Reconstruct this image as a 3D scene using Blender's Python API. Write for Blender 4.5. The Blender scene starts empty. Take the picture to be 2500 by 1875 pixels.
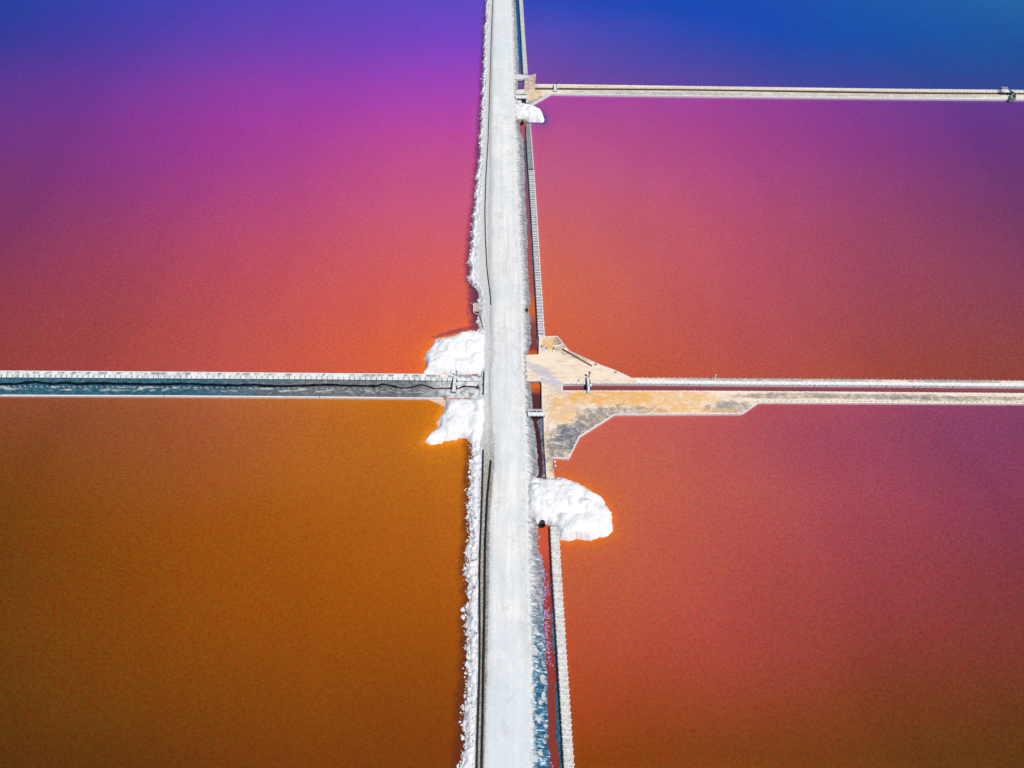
import bpy, bmesh, math, random
import numpy as np
from mathutils import Vector

random.seed(7)
RNG = np.random.default_rng(11)
S = bpy.context.scene
COL = S.collection

# ------------------------------------------------------------------ camera, sky, sun, exposure
CAM_H, PITCH, FPX = 120.0, math.radians(52.0), 1668.0
cam_d = bpy.data.cameras.new('camera'); cam = bpy.data.objects.new('camera', cam_d); COL.objects.link(cam)
cam.location = (0, 0, CAM_H); cam.rotation_euler = (math.pi/2 - PITCH, 0, 0)
cam_d.sensor_width = 36; cam_d.lens = 36*FPX/2500; cam_d.clip_start = 1; cam_d.clip_end = 30000
S.camera = cam

SUN_EL, SUN_AZ = math.radians(61), math.radians(130)      # azimuth clockwise from +Y: sun to the right, a little behind
w = bpy.data.worlds.new('World'); S.world = w; w.use_nodes = True
nt = w.node_tree; bg = nt.nodes['Background']
sky = nt.nodes.new('ShaderNodeTexSky'); sky.sky_type = 'NISHITA'; sky.sun_disc = False
sky.sun_elevation = SUN_EL; sky.sun_rotation = SUN_AZ; sky.air_density = 1.0; sky.dust_density = 0.6; sky.ozone_density = 1.5
nt.links.new(sky.outputs[0], bg.inputs[0]); bg.inputs[1].default_value = 0.072
sl = bpy.data.lights.new('sun', 'SUN'); sl.energy = 3.5; sl.angle = math.radians(0.53); sl.color = (1.0, 0.95, 0.875)
sun = bpy.data.objects.new('sun', sl); COL.objects.link(sun)
sd_ = Vector((math.sin(SUN_AZ)*math.cos(SUN_EL), math.cos(SUN_AZ)*math.cos(SUN_EL), math.sin(SUN_EL)))
sun.rotation_euler = sd_.to_track_quat('Z', 'Y').to_euler(); sun.location = (60, -40, 200)
vs = S.view_settings; vs.view_transform = 'Standard'; vs.look = 'None'; vs.exposure = 0.0; vs.gamma = 1.0; vs.use_curve_mapping = False

# ------------------------------------------------------------------ survey: a point of the aerial survey (2500 x 1875 grid) to metres
CP, SP = math.cos(PITCH), math.sin(PITCH)
def P(px, py, z=0.0):
    a = (px-1250)/FPX; b = -(py-937.5)/FPX
    dx, dy, dz = a, CP+b*SP, -SP+b*CP
    t = (z-CAM_H)/dz
    return (dx*t, dy*t, z)
def PL(pts, z=0.0):
    return np.array([P(x, y, z) for x, y in pts])
def s2l(c):
    c = np.asarray(c, float)/255
    return np.where(c <= .04045, c/12.92, ((c+.055)/1.055)**2.4)

# ------------------------------------------------------------------ noise
_T = np.random.default_rng(5).random((256, 256))
def vn(x, y):
    x = np.asarray(x, float); y = np.asarray(y, float)
    ix = np.floor(x).astype(int); iy = np.floor(y).astype(int); fx = x-ix; fy = y-iy
    fx = fx*fx*(3-2*fx); fy = fy*fy*(3-2*fy)
    g = lambda i, j: _T[(ix+i) & 255, (iy+j) & 255]
    return (g(0,0)*(1-fx)+g(1,0)*fx)*(1-fy)+(g(0,1)*(1-fx)+g(1,1)*fx)*fy
def fbm(x, y, o=4):
    r = 0; a = .5
    for k in range(o):
        r = r+a*(vn(x*2**k+17.3*k, y*2**k+5.1*k)-.5); a *= .55
    return r*2
def sstep(a, b, x):
    t = np.clip((x-a)/(b-a), 0, 1); return t*t*(3-2*t)

# ------------------------------------------------------------------ materials
class M:
    def __init__(s, name, rough=.9, spec=.2):
        s.m = bpy.data.materials.new(name); s.m.use_nodes = True; s.t = s.m.node_tree
        s.b = s.t.nodes['Principled BSDF']; s.b.inputs['Roughness'].default_value = rough
        s.b.inputs['Specular IOR Level'].default_value = spec
        s.pos = s.t.nodes.new('ShaderNodeNewGeometry').outputs['Position']
        sp = s.t.nodes.new('ShaderNodeSeparateXYZ'); s.t.links.new(s.pos, sp.inputs[0])
        s.X, s.Y, s.Z = sp.outputs
    def put(s, sock, v):
        if isinstance(v, bpy.types.NodeSocket): s.t.links.new(v, sock)
        elif isinstance(v, (tuple, list, np.ndarray)):
            v = list(map(float, v)); n = len(sock.default_value); sock.default_value = (v+[1.0]*4)[:n]
        else: sock.default_value = v
    def math(s, op, a, b=0.0, c=0.0, clamp=False):
        n = s.t.nodes.new('ShaderNodeMath'); n.operation = op; n.use_clamp = clamp
        s.put(n.inputs[0], a); s.put(n.inputs[1], b); s.put(n.inputs[2], c); return n.outputs[0]
    def rng(s, v, a, b, c=0.0, d=1.0, smooth=False):
        n = s.t.nodes.new('ShaderNodeMapRange'); n.clamp = True
        if smooth: n.interpolation_type = 'SMOOTHSTEP'
        for i, q in enumerate((v, a, b, c, d)): s.put(n.inputs[i], q)
        return n.outputs[0]
    def map(s, sc=(1,1,1), rot=0, loc=(0,0,0)):
        n = s.t.nodes.new('ShaderNodeMapping'); s.t.links.new(s.pos, n.inputs[0])
        n.inputs[1].default_value = loc; n.inputs[2].default_value = (0,0,rot); n.inputs[3].default_value = sc; return n.outputs[0]
    def noise(s, scale, detail=4, rough=.55, vec=None, dist=0.0):
        n = s.t.nodes.new('ShaderNodeTexNoise'); s.t.links.new(vec or s.pos, n.inputs['Vector'])
        n.inputs['Scale'].default_value = scale; n.inputs['Detail'].default_value = detail
        n.inputs['Roughness'].default_value = rough; n.inputs['Distortion'].default_value = dist; return n.outputs['Fac']
    def voro(s, scale, vec=None, feat='F1', rand=1.0):
        n = s.t.nodes.new('ShaderNodeTexVoronoi'); n.feature = feat; s.t.links.new(vec or s.pos, n.inputs['Vector'])
        n.inputs['Scale'].default_value = scale; n.inputs['Randomness'].default_value = rand; return n.outputs['Distance']
    def mix(s, f, a, b, mode='MIX'):
        n = s.t.nodes.new('ShaderNodeMix'); n.data_type = 'RGBA'; n.blend_type = mode
        s.put(n.inputs[0], f); s.put(n.inputs[6], a); s.put(n.inputs[7], b); return n.outputs[2]
    def ramp(s, f, stops, interp='LINEAR'):
        n = s.t.nodes.new('ShaderNodeValToRGB'); s.put(n.inputs[0], f); cr = n.color_ramp; cr.interpolation = interp
        while len(cr.elements) < len(stops): cr.elements.new(.5)
        for e, (p, c) in zip(cr.elements, stops):
            e.position = min(max(p, 0), 1); e.color = (*c[:3], 1) if hasattr(c, '__len__') else (c, c, c, 1)
        return n.outputs[0]
    def attr(s, name):
        n = s.t.nodes.new('ShaderNodeAttribute'); n.attribute_name = name; return n.outputs['Fac']
    def blob(s, px, py, rx, ry, rot=0, soft=.5, z=.5):
        """an oval patch of ground, metres, its edge broken by noise: 1 inside, 0 outside"""
        x, y, _ = P(px, py, z); c, n = math.cos(rot), math.sin(rot)
        dx = s.math('SUBTRACT', s.X, x); dy = s.math('SUBTRACT', s.Y, y)
        u = s.math('DIVIDE', s.math('ADD', s.math('MULTIPLY', dx, c), s.math('MULTIPLY', dy, n)), rx)
        v = s.math('DIVIDE', s.math('SUBTRACT', s.math('MULTIPLY', dy, c), s.math('MULTIPLY', dx, n)), ry)
        d = s.math('SQRT', s.math('ADD', s.math('MULTIPLY', u, u), s.math('MULTIPLY', v, v)))
        d = s.math('ADD', d, s.math('MULTIPLY', s.math('SUBTRACT', s.noise(.55, 7, .72), .5), 2.0))
        return s.rng(d, 1-soft, 1+soft, 1, 0, True)
    def bump(s, h, strength=.5, dist=.1):
        n = s.t.nodes.new('ShaderNodeBump'); n.inputs['Strength'].default_value = strength; n.inputs['Distance'].default_value = dist
        s.put(n.inputs['Height'], h); s.t.links.new(n.outputs[0], s.b.inputs['Normal'])
    def col(s, c):
        s.put(s.b.inputs['Base Color'], c); return s.m

def plain(name, c, var=.25, scale=3.0, rough=.9, spec=.2, c2=None):
    m = M(name, rough, spec); n = m.noise(scale, 5, .6)
    c = np.array(c); c2 = np.array(c2) if c2 is not None else c*(1-var*1.6)
    k = m.ramp(n, [(.3, tuple(c2)), (.62, tuple(np.minimum(c*(1+var*.35), .92)))])
    m.bump(n, .4, .05); return m.col(k)

KL = 1.08        # light that a level white sheet sends back here
def albedo(c): return tuple(np.clip(s2l(c)/KL, 0.001, .93))

# --- brine: every pond has its own hue, sky reflection and lens darkening painted into it
LIT_BRINE = {
 'lu': ([0, 275, 550, 1100], [0, 100, 200, 300, 400, 500, 600, 700, 860],
   [[(30,62,172),(58,64,182),(90,68,188),(102,75,200)], [(52,56,165),(82,62,172),(112,68,180),(126,72,200)], [(85,55,152),(118,60,162),(150,65,170),(165,70,186)],
    [(110,55,145),(140,58,152),(168,62,158),(190,75,165)], [(125,55,130),(150,60,138),(172,65,145),(202,85,140)], [(138,57,115),(160,64,122),(182,70,127),(210,94,124)],
    [(145,60,98),(168,68,104),(190,76,109),(216,98,103)], [(150,62,82),(172,71,89),(194,80,94),(222,100,84)], [(150,64,60),(174,75,70),(197,86,78),(232,106,56)]]),
 'll': ([0, 275, 550, 1080], [975, 1020, 1150, 1300, 1500, 1700, 1875],
   [[(138,74,46),(158,86,52),(176,98,56),(210,124,18)], [(132,71,38),(150,81,46),(170,91,52),(203,116,22)], [(120,68,16),(142,78,30),(165,88,38),(196,114,28)],
    [(115,65,8),(135,72,12),(155,80,15),(186,101,28)], [(105,62,8),(126,69,8),(148,75,8),(171,90,22)], [(95,58,10),(112,63,8),(130,68,8),(150,76,10)], [(85,52,12),(99,55,9),(113,58,8),(135,65,8)]]),
 'ur': ([1300, 1600, 1850, 2500], [0, 70, 200],
   [[(55,75,192),(18,76,190),(4,80,190),(15,116,190)], [(95,80,190),(55,79,190),(28,80,190),(12,104,185)], [(132,78,166),(106,77,168),(84,77,170),(46,80,165)]]),
 'mr': ([1340, 1600, 1850, 2500], [240, 330, 430, 560, 680, 860, 920],
   [[(176,77,158),(170,72,158),(160,66,155),(92,58,145)], [(190,86,138),(181,76,140),(170,68,140),(100,51,134)], [(199,95,126),(189,84,130),(178,75,130),(112,54,116)],
    [(208,103,96),(196,92,107),(185,80,110),(126,59,100)], [(214,107,76),(201,96,92),(189,84,100),(134,62,90)], [(211,100,60),(199,92,72),(187,84,82),(144,67,66)], [(208,96,58),(198,91,64),(190,86,70),(145,68,58)]]),
 'lr': ([1430, 1650, 1850, 2500], [1000, 1060, 1200, 1400, 1600, 1750, 1875],
   [[(206,104,82),(196,94,88),(184,84,92),(138,65,108)], [(205,104,78),(194,94,84),(181,80,94),(131,63,100)], [(202,105,62),(195,96,76),(187,85,88),(140,60,88)],
    [(195,98,56),(189,87,69),(181,76,79),(134,58,62)], [(185,82,45),(177,76,58),(167,69,65),(124,57,40)], [(168,72,32),(158,70,38),(148,67,40),(105,57,22)], [(145,67,15),(137,66,20),(128,64,25),(95,58,16)]]),
}
for _k, _f in (('lu', (.92, .96, .975, 1)), ('ur', (.97, .96, .94, .87)), ('mr', (1, 1, .985, .95)), ('ll', (.95, .98, 1, 1)), ('lr', (1, 1, .985, .95))):  # outer columns dimmed: lens falloff painted into the pond colour
    LIT_BRINE[_k] = (LIT_BRINE[_k][0], LIT_BRINE[_k][1], (np.array(LIT_BRINE[_k][2], float)*np.array(_f)[None, :, None]).tolist())
def lit_brine(key, px, py):
    xs, ys, t = LIT_BRINE[key]; t = np.array(t, float)
    row = [np.array([np.interp(py, ys, t[:, j, k]) for k in range(3)]) for j in range(len(xs))]
    return np.array([np.interp(px, xs, [r[k] for r in row]) for k in range(3)])
def to_px(X, Y):
    f = Y*CP+CAM_H*SP; r = X; u = Y*SP-CAM_H*CP
    return 1250+FPX*r/f, 937.5-FPX*u/f
def pond_mat(name, key, shoal=None, shore_shade=None, patches=()):
    m = M(name, .12, .5); m.b.inputs['IOR'].default_value = 1.33
    side = -1 if key in ('lu', 'll') else 1
    py0, py1 = LIT_BRINE[key][1][0], LIT_BRINE[key][1][-1]
    ya, yb = P(1250, py1)[1], P(1250, py0)[1]
    Yw = m.math('ADD', m.Y, m.math('MULTIPLY', m.math('SUBTRACT', m.noise(.012, 3, .5), .5), 22.0))
    Xw = m.math('ADD', m.X, m.math('MULTIPLY', m.math('SUBTRACT', m.noise(.009, 3, .5), .5), 20.0))
    fac = m.rng(Yw, ya, yb)
    cols = [4, 32, 62, 95, 140, 200]
    socks = []
    for cx in cols:
        st = []
        for i in range(18):
            y = ya+(yb-ya)*(i/17)**1.25; px, py = to_px(side*cx, y)
            k = 1+3.2*max(0, (520-py)/520); a = s2l(lit_brine(key, px, py))-np.array([.0020, .0030, .0042])*k
            st.append(((i/17)**1.25, tuple(np.clip(a/KL, .0012, .93))))
        socks.append(m.ramp(fac, st))
    ax = m.math('MULTIPLY', Xw, side); c = socks[0]
    for i in range(1, len(cols)): c = m.mix(m.rng(ax, cols[i-1], cols[i]), c, socks[i])
    brk = m.math('SUBTRACT', m.noise(.5, 5, .65), .5)
    if shoal:      # thin brine over the foot of a salt heap
        d = m.math('ADD', m.attr('shoal'), m.math('MULTIPLY', brk, 2.6))
        c = m.mix(m.rng(d, .4, 6.0, .24, 0, True), c, albedo(shoal)); c = m.mix(m.rng(d, .1, 1.8, .72, 0, True), c, albedo(shoal))
    for (px, py, rx, ry, rot, colr, amt) in patches:
        c = m.mix(m.math('MULTIPLY', m.blob(px, py, rx, ry, rot, .45, 0), amt), c, albedo(colr))
    if shore_shade:      # shadow of the salt crust painted on the water along the shore
        d = m.math('ADD', m.attr('shore_shade'), m.math('MULTIPLY', brk, 2.4))
        c = m.mix(m.rng(d, .35, 2.3, .8, 0, True), c, albedo(shore_shade))
    # clumps of brine algae of several colours, fine and coarse
    n = m.t.nodes.new('ShaderNodeTexNoise'); m.t.links.new(m.pos, n.inputs['Vector']); n.inputs['Scale'].default_value = 2.1; n.inputs['Detail'].default_value = 2; n.inputs['Roughness'].default_value = .7
    v = m.t.nodes.new('ShaderNodeVectorMath'); v.operation = 'MULTIPLY_ADD'; m.t.links.new(n.outputs['Color'], v.inputs[0]); v.inputs[1].default_value = (2.4, 2.2, 2.6); v.inputs[2].default_value = (-.2, -.1, -.3)
    c = m.mix(m.rng(ax, 0, 110, .38, .85), c, m.mix(1.0, c, v.outputs[0], 'MULTIPLY'))
    n1 = m.noise(1.3, 3, .6); mk = m.noise(1.0, 4, .6, m.map((.06, .02, 1), .2), .8)
    c = m.mix(m.rng(mk, .35, .65, 0, .5), c, m.mix(1.0, c, (.90, .88, .95), 'MULTIPLY'))
    c = m.mix(m.rng(n1, .60, .70, 0, .45), c, m.mix(1.0, c, (.55, .75, 1.5), 'MULTIPLY'))
    c = m.mix(m.rng(n1, .38, .30, 0, .40), c, m.mix(1.0, c, (1.30, 1.1, .5), 'MULTIPLY'))
    m.bump(m.noise(.9, 3, .6), .05, .04)
    return m.col(c)

def water_ramp(name, stops, rough=.1):
    m = M(name, rough, .5); m.b.inputs['IOR'].default_value = 1.33
    ys = sorted(((P(1250, py)[1], albedo(c)) for py, c in stops), key=lambda q: q[0])
    a, b = ys[0][0], ys[-1][0]
    f = m.rng(m.math('ADD', m.Y, m.math('MULTIPLY', m.math('SUBTRACT', m.noise(.5, 3), .5), 2.0)), a, b)
    c = m.ramp(f, [((y-a)/(b-a), k) for y, k in ys])
    n = m.noise(1.1, 5, .65)
    c = m.mix(m.rng(n, .45, .7, 0, .35), c, m.mix(1.0, c, (.7, .7, .85), 'MULTIPLY'))
    m.bump(m.noise(1.5, 3), .04, .03); return m.col(c)

# salt
m = M('salt_heap', .85, .25)
n1, n2 = m.noise(.55, 5, .6), m.noise(4.5, 4, .65)
c = m.ramp(n1, [(.3, (.76,.775,.80)), (.48, (.85,.858,.87)), (.66, (.90,.90,.90))])
c = m.mix(m.rng(n2, .57, .72, 0, .4), c, (.60,.62,.66)); c = m.mix(m.rng(m.noise(1.1, 6, .72, None, 1.0), .58, .68, 0, .35), c, (.62,.63,.66)); m.bump(m.math('ADD', n2, m.noise(1.6, 5, .65)), .6, .09); SALT = m.col(c)
m = M('salt_crust', .85, .25)
n1, n2 = m.noise(1.2, 5, .65), m.noise(7, 4, .7)
c = m.ramp(n1, [(.3, (.45,.46,.49)), (.41, (.73,.74,.765)), (.6, (.86,.865,.875))])
c = m.mix(m.rng(n2, .58, .70, 0, .6), c, (.38,.38,.40)); n3 = m.noise(.95, 4, .7, None, .6); c = m.mix(m.rng(n3, .585, .635, 0, .8), c, (.13,.115,.15)); m.bump(n2, .8, .1); CRUST = m.col(c)

# road: packed salt and gravel, wheel tracks along its length
m = M('road_surface', .92, .15)
st1 = m.noise(1.0, 5, .65, m.map((.7, .045, 1)), .6); st2 = m.noise(1.0, 6, .72, m.map((1.5, .42, 1)), 1.2); bl = m.noise(.13, 5, .62); fn = m.noise(3.2, 6, .72)
c = m.ramp(st1, [(.32, (.67,.668,.655)), (.5, (.785,.78,.762)), (.66, (.85,.845,.828))])
c = m.mix(m.rng(bl, .44, .64, 0, .75), c, (.66,.71,.735))
c = m.mix(m.rng(st2, .56, .72, 0, .7), c, (.86,.86,.855))
c = m.mix(m.rng(st2, .44, .33, 0, .6), c, (.56,.56,.55))
edge = m.math('ABSOLUTE', m.attr('lat'))
c = m.mix(m.math('MULTIPLY', m.rng(m.math('ADD', edge, m.math('MULTIPLY', m.math('SUBTRACT', bl, .5), .5)), .62, 1.0), m.rng(fn, .42, .60)), c, (.47,.47,.465))
c = m.mix(m.math('MULTIPLY', m.rng(fn, .62, .70), m.rng(bl, .40, .6, .1, .8)), c, (.50,.50,.50))
for (px, py, r0, hw) in ((1330, 870, 7.0, 2.6), (1190, 868, 8.0, 2.4), (1345, 1010, 8.5, 3.0)):      # turning marks at the junction
    x, y, _ = P(px, py, 1.4); dx = m.math('SUBTRACT', m.X, x); dy = m.math('SUBTRACT', m.Y, y)
    r = m.math('SQRT', m.math('ADD', m.math('MULTIPLY', dx, dx), m.math('MULTIPLY', dy, dy)))
    cb = m.t.nodes.new('ShaderNodeCombineXYZ'); m.put(cb.inputs[0], m.math('MULTIPLY', r, 2.6)); m.put(cb.inputs[1], m.math('MULTIPLY', m.math('ARCTAN2', dy, dx), 1.3))
    a = m.noise(1.0, 5, .7, cb.outputs[0], .4); mk = m.rng(m.math('ABSOLUTE', m.math('SUBTRACT', r, r0)), hw*.5, hw, .55, 0, True)
    c = m.mix(m.math('MULTIPLY', mk, m.rng(a, .53, .62)), c, (.52,.52,.51)); c = m.mix(m.math('MULTIPLY', mk, m.rng(a, .45, .36)), c, (.86,.86,.85))
wob = m.math('MULTIPLY', m.math('SUBTRACT', m.noise(.06, 4, .6), .5), .6); lt = m.math('ADD', m.attr('lat'), wob)
for q, wdt in ((-.52, .05), (-.12, .05), (.22, .05), (.60, .05)):      # ruts
    d = m.math('ABSOLUTE', m.math('SUBTRACT', lt, q)); c = m.mix(m.math('MULTIPLY', m.rng(d, wdt, wdt*.3), m.rng(st2, .44, .62, .0, .42)), c, (.58,.585,.585))
c = m.mix(m.math('MULTIPLY', m.blob(1235, 1800, 4.5, 13, 0, .4, 1.4), .6), c, (.62,.70,.745)); c = m.mix(m.math('MULTIPLY', m.blob(1226, 60, 4.5, 45, 0, .4, 1.4), .5), c, (.64,.71,.745))  # cool sky tint painted onto the two ends of the road
dirt = m.noise(.42, 6, .72, None, .5)
c = m.mix(m.rng(dirt, .55, .66, 0, .6), c, (.57,.56,.535)); c = m.mix(m.rng(dirt, .42, .33, 0, .5), c, (.87,.87,.865))
m.bump(fn, .5, .06); ROAD = m.col(c)

# levee: bands across (water's edge, crust, bench, road, slope, channel, wall foot)
m = M('levee_earth', .95, .15)
band = m.math('ADD', m.attr('band'), m.math('MULTIPLY', m.math('SUBTRACT', m.noise(1.6, 5, .65), .5), .55))
low = m.rng(m.Y, 56, 27, 0, 1, True)
bench_n = m.noise(2.2, 6, .7); bench_c = m.ramp(bench_n, [(.30, (.26,.26,.26)), (.42, (.56,.56,.55)), (.62, (.74,.745,.73))])
bench_low = m.ramp(bench_n, [(.30, (.15,.135,.12)), (.44, (.33,.30,.26)), (.58, (.50,.47,.42)), (.70, (.74,.73,.71))])
bench = m.mix(m.rng(m.Y, 84, 70), m.mix(.35, bench_c, (.62,.635,.63)), bench_low)
gul = m.noise(1.0, 5, .6, m.map((.55, 2.4, 1), .45)); gul2 = m.noise(1.0, 4, .6, m.map((1.6, 5.5, 1), .45))
gmix = m.math('ADD', m.math('MULTIPLY', gul, .6), m.math('MULTIPLY', gul2, .4))
su_a = m.ramp(gmix, [(.37, (.24,.245,.255)), (.46, (.42,.425,.435)), (.53, (.62,.625,.63)), (.59, (.82,.825,.83))])
su_b = m.ramp(gmix, [(.38, (.15,.15,.17)), (.50, (.28,.285,.31)), (.58, (.42,.42,.46)), (.66, (.70,.71,.74))])
slope_up = m.mix(m.rng(m.attr('band'), 5.5, 6.2), su_a, su_b)
slope_low = m.ramp(gmix, [(.40, (.012,.07,.13)), (.50, (.03,.13,.22)), (.555, (.20,.36,.48)), (.61, (.82,.88,.94))])
patch = m.math('MULTIPLY', m.rng(m.math('ADD', m.voro(.75, m.map((1,.7,1), .2)), m.math('MULTIPLY', m.math('SUBTRACT', m.noise(1.6, 4, .6), .5), .55)), .42, .36), m.rng(m.math('ABSOLUTE', m.math('SUBTRACT', m.attr('band'), 6.05)), .75, .45))
slope_low = m.mix(patch, slope_low, (.55,.555,.535))
slope = m.mix(low, slope_up, slope_low)
slope = m.mix(m.rng(m.math('ADD', m.attr('band'), m.math('MULTIPLY', m.math('SUBTRACT', m.noise(.9, 5, .7), .5), 1.6)), 5.0, 5.5, 1, 0), slope, (.72,.72,.71))
foot = m.ramp(m.noise(1.5, 5, .65), [(.35, (.07,.09,.15)), (.5, (.16,.175,.24)), (.65, (.34,.35,.40))])
foot = m.mix(low, foot, m.ramp(m.noise(1.5, 5, .65), [(.35, (.018,.075,.12)), (.5, (.035,.13,.19)), (.68, (.10,.23,.27))]))
crust = m.ramp(m.noise(1.3, 5, .7), [(.34, (.35,.36,.39)), (.46, (.72,.735,.76)), (.6, (.86,.87,.88))])
c = m.mix(m.rng(band, .9, 1.15), (.06,.045,.08), crust)
c = m.mix(m.rng(band, 2.0, 2.35), c, bench)
c = m.mix(m.rng(band, 4.6, 4.9), c, slope)
c = m.mix(m.rng(m.attr('band'), 7.02, 7.1), c, foot)
m.bump(m.math('ADD', gmix, m.math('MULTIPLY', bench_n, .6)), .8, .12); LEVEE = m.col(c)

# left cross levee: chalky berm, slate mud, dried salt
m = M('mud_levee', .8, .3)
b = m.attr('band'); nb = m.math('ADD', b, m.math('MULTIPLY', m.math('SUBTRACT', m.noise(1.1, 5, .65), .5), .5))
farl = m.rng(m.X, -78, -35, 1, 0, True)      # blue-graded shadow tone painted into the mud away from the road
berm = m.ramp(m.noise(1.0, 5, .65, m.map((1.3, .5, 1))), [(.33, (.40,.44,.45)), (.46, (.70,.74,.72)), (.62, (.82,.84,.82))])
berm = m.mix(m.math('MULTIPLY', m.rng(b, .62, .2), m.rng(m.noise(1.0, 4, .65, m.map((.7, .35, 1))), .49, .57)), berm, (.20,.25,.30))
mudn = m.noise(1.0, 6, .7, m.map((.8, 2.0, 1), -.5))
mud_b = m.ramp(mudn, [(.32, (.008,.045,.075)), (.5, (.020,.10,.155)), (.64, (.06,.19,.26)), (.74, (.45,.60,.68))])
mud_g = m.ramp(mudn, [(.32, (.075,.08,.085)), (.5, (.15,.155,.16)), (.62, (.24,.245,.25)), (.72, (.62,.63,.64))])
mud = m.mix(farl, mud_g, mud_b)
pale = m.math('MULTIPLY', m.rng(m.noise(1.0, 4, .6, m.map((.33, 1.0, 1))), .52, .6), m.rng(m.math('ABSOLUTE', m.math('SUBTRACT', nb, 6.35)), .55, .3))
mud = m.mix(m.math('MULTIPLY', pale, .85), mud, (.52,.50,.46))
nearr = m.rng(m.X, -22, -12, 0, 1, True)
mud = m.mix(m.math('MULTIPLY', nearr, m.rng(m.noise(.7, 5, .65), .36, .52)), mud, (.66,.67,.665))
c = m.mix(m.rng(b, .98, 1.04), berm, mud); c = m.mix(m.rng(b, -.02, 0.0), (.5,.52,.53), c)
m.bump(mudn, .8, .12); MUDL = m.col(c)

# sandy pads at the junctions
def pad_mat(name, patches, tint=(.86,.70,.54), arcs=()):
    m = M(name, .95, .12)
    st = m.noise(1.0, 6, .66, m.map((.22, .85, 1), -.10), 1.6); bl = m.noise(.35, 6, .68); fn = m.noise(3.0, 5, .7)
    t = np.array(tint)
    c = m.ramp(st, [(.33, tuple(t*.78)), (.5, tuple(t)), (.66, tuple(np.minimum(t*1.08, .88)))])
    c = m.mix(m.rng(bl, .5, .7, 0, .5), c, tuple(t*np.array([1.0, 1.06, 1.15])))
    for (px, py, r0, rx, ry, amt) in arcs:      # wheel and blade marks sweeping round a turn
        x, y, _ = P(px, py, .5); dx = m.math('SUBTRACT', m.X, x); dy = m.math('SUBTRACT', m.Y, y)
        r = m.math('SQRT', m.math('ADD', m.math('MULTIPLY', dx, dx), m.math('MULTIPLY', dy, dy)))
        cb = m.t.nodes.new('ShaderNodeCombineXYZ'); m.put(cb.inputs[0], m.math('MULTIPLY', r, 3.2)); m.put(cb.inputs[1], m.math('MULTIPLY', m.math('ARCTAN2', dy, dx), 1.6))
        a = m.noise(1.0, 5, .7, cb.outputs[0], .3)
        mk = m.rng(m.math('ABSOLUTE', m.math('SUBTRACT', r, r0)), rx, ry, amt, 0, True)
        c = m.mix(m.math('MULTIPLY', mk, m.rng(a, .52, .62)), c, tuple(t*np.array([.62,.58,.58]))); c = m.mix(m.math('MULTIPLY', mk, m.rng(a, .46, .36)), c, tuple(np.minimum(t*1.08, .88)))
    for (px, py, rx, ry, rot, k, amt) in patches:
        mask = m.math('MULTIPLY', m.blob(px, py, rx, ry, rot, .28), m.rng(m.noise(.7, 5, .62, None, .8), .36, .54, .25, 1.0))
        c = m.mix(m.math('MULTIPLY', mask, amt), c, k)
    wisp = m.noise(1.0, 6, .68, m.map((.28, .9, 1), -.15), 1.4)
    c = m.mix(m.rng(wisp, .54, .66, 0, .6), c, tuple(t*np.array([.80,.72,.66]))); c = m.mix(m.rng(wisp, .44, .34, 0, .6), c, (.88,.84,.79))
    c = m.mix(m.rng(fn, .60, .76, 0, .5), c, tuple(t*.6)); c = m.mix(m.rng(fn, .38, .24, 0, .5), c, (.74,.71,.67))
    m.bump(m.math('ADD', st, fn), .6, .08); return m.col(c)
OR_, GY, LV, BN = (.80,.42,.11), (.25,.225,.205), (.50,.49,.57), (.34,.23,.17)
PAD1 = pad_mat('sand_pad', [
    (1475, 968, 11, 2.6, 0, OR_, .95), (1345, 838, 2.2, 2.2, 0, (.72,.42,.12), .9), (1620, 975, 12, 3.0, 0, OR_, .75), (1375, 1005, 3, 4, 0, OR_, .6),
    (1345, 930, 1.6, 5.2, .75, LV, .8), (1310, 898, 4.5, 1.0, -.45, LV, .7), (1330, 912, 4.5, .7, -.6, LV, .6),
    (1372, 1098, 3.6, 5.5, 0, GY, .95), (1430, 1038, 8, 2.4, .55, GY, .95), (1400, 1065, 3.4, 3.4, .6, (.10,.14,.22), .75), (1520, 1003, 9, 1.2, 0, (.27,.24,.24), .8),
    (1375, 832, 2.2, 2.0, -.8, (.24,.20,.18), .9), (1400, 868, 4.0, .8, -.45, (.30,.29,.27), .7),
    (1790, 998, 5.5, 2.0, 0, (.28,.26,.26), .9), (1940, 966, 13, .8, 0, (.30,.255,.23), .9), (2150, 968, 15, .7, 0, (.28,.26,.25), .85), (2330, 973, 16, .7, 0, (.20,.21,.22), .85),
    (1690, 928, 6, .8, 0, (.40,.35,.31), .8), (1860, 928, 11, .9, 0, (.30,.29,.30), .9), (2050, 930, 9, .7, 0, (.22,.27,.28), .7), (2330, 932, 10, .7, 0, (.15,.20,.20), .75),
    (1700, 1004, 12, .9, 0, OR_, .6)], arcs=[(1283, 968, 5.5, 1.5, 4.0, .75), (1445, 1075, 11, 2.0, 5.0, .8)])
PAD2 = pad_mat('sand_pad_far', [
    (1300, 232, 3.6, 4.0, 0, (.66,.42,.18), .8), (1294, 200, 2.4, 5.5, 0, (.42,.27,.25), .9), (1312, 247, 6.5, 1.6, .62, (.20,.22,.27), .95),
    (1480, 226, 14, 1.4, 0, (.42,.45,.46), .8), (1650, 229, 20, 1.6, 0, (.34,.37,.38), .8), (1900, 231, 30, 1.4, 0, (.40,.42,.41), .7), (2250, 234, 30, 1.4, 0, (.42,.39,.36), .7),
    (1420, 211, 14, .5, 0, (.62,.44,.10), .7), (1700, 214.5, 40, .5, 0, (.55,.40,.10), .6), (2200, 221, 60, .7, 0, (.50,.48,.30), .6)], tint=(.79,.72,.61))

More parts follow.
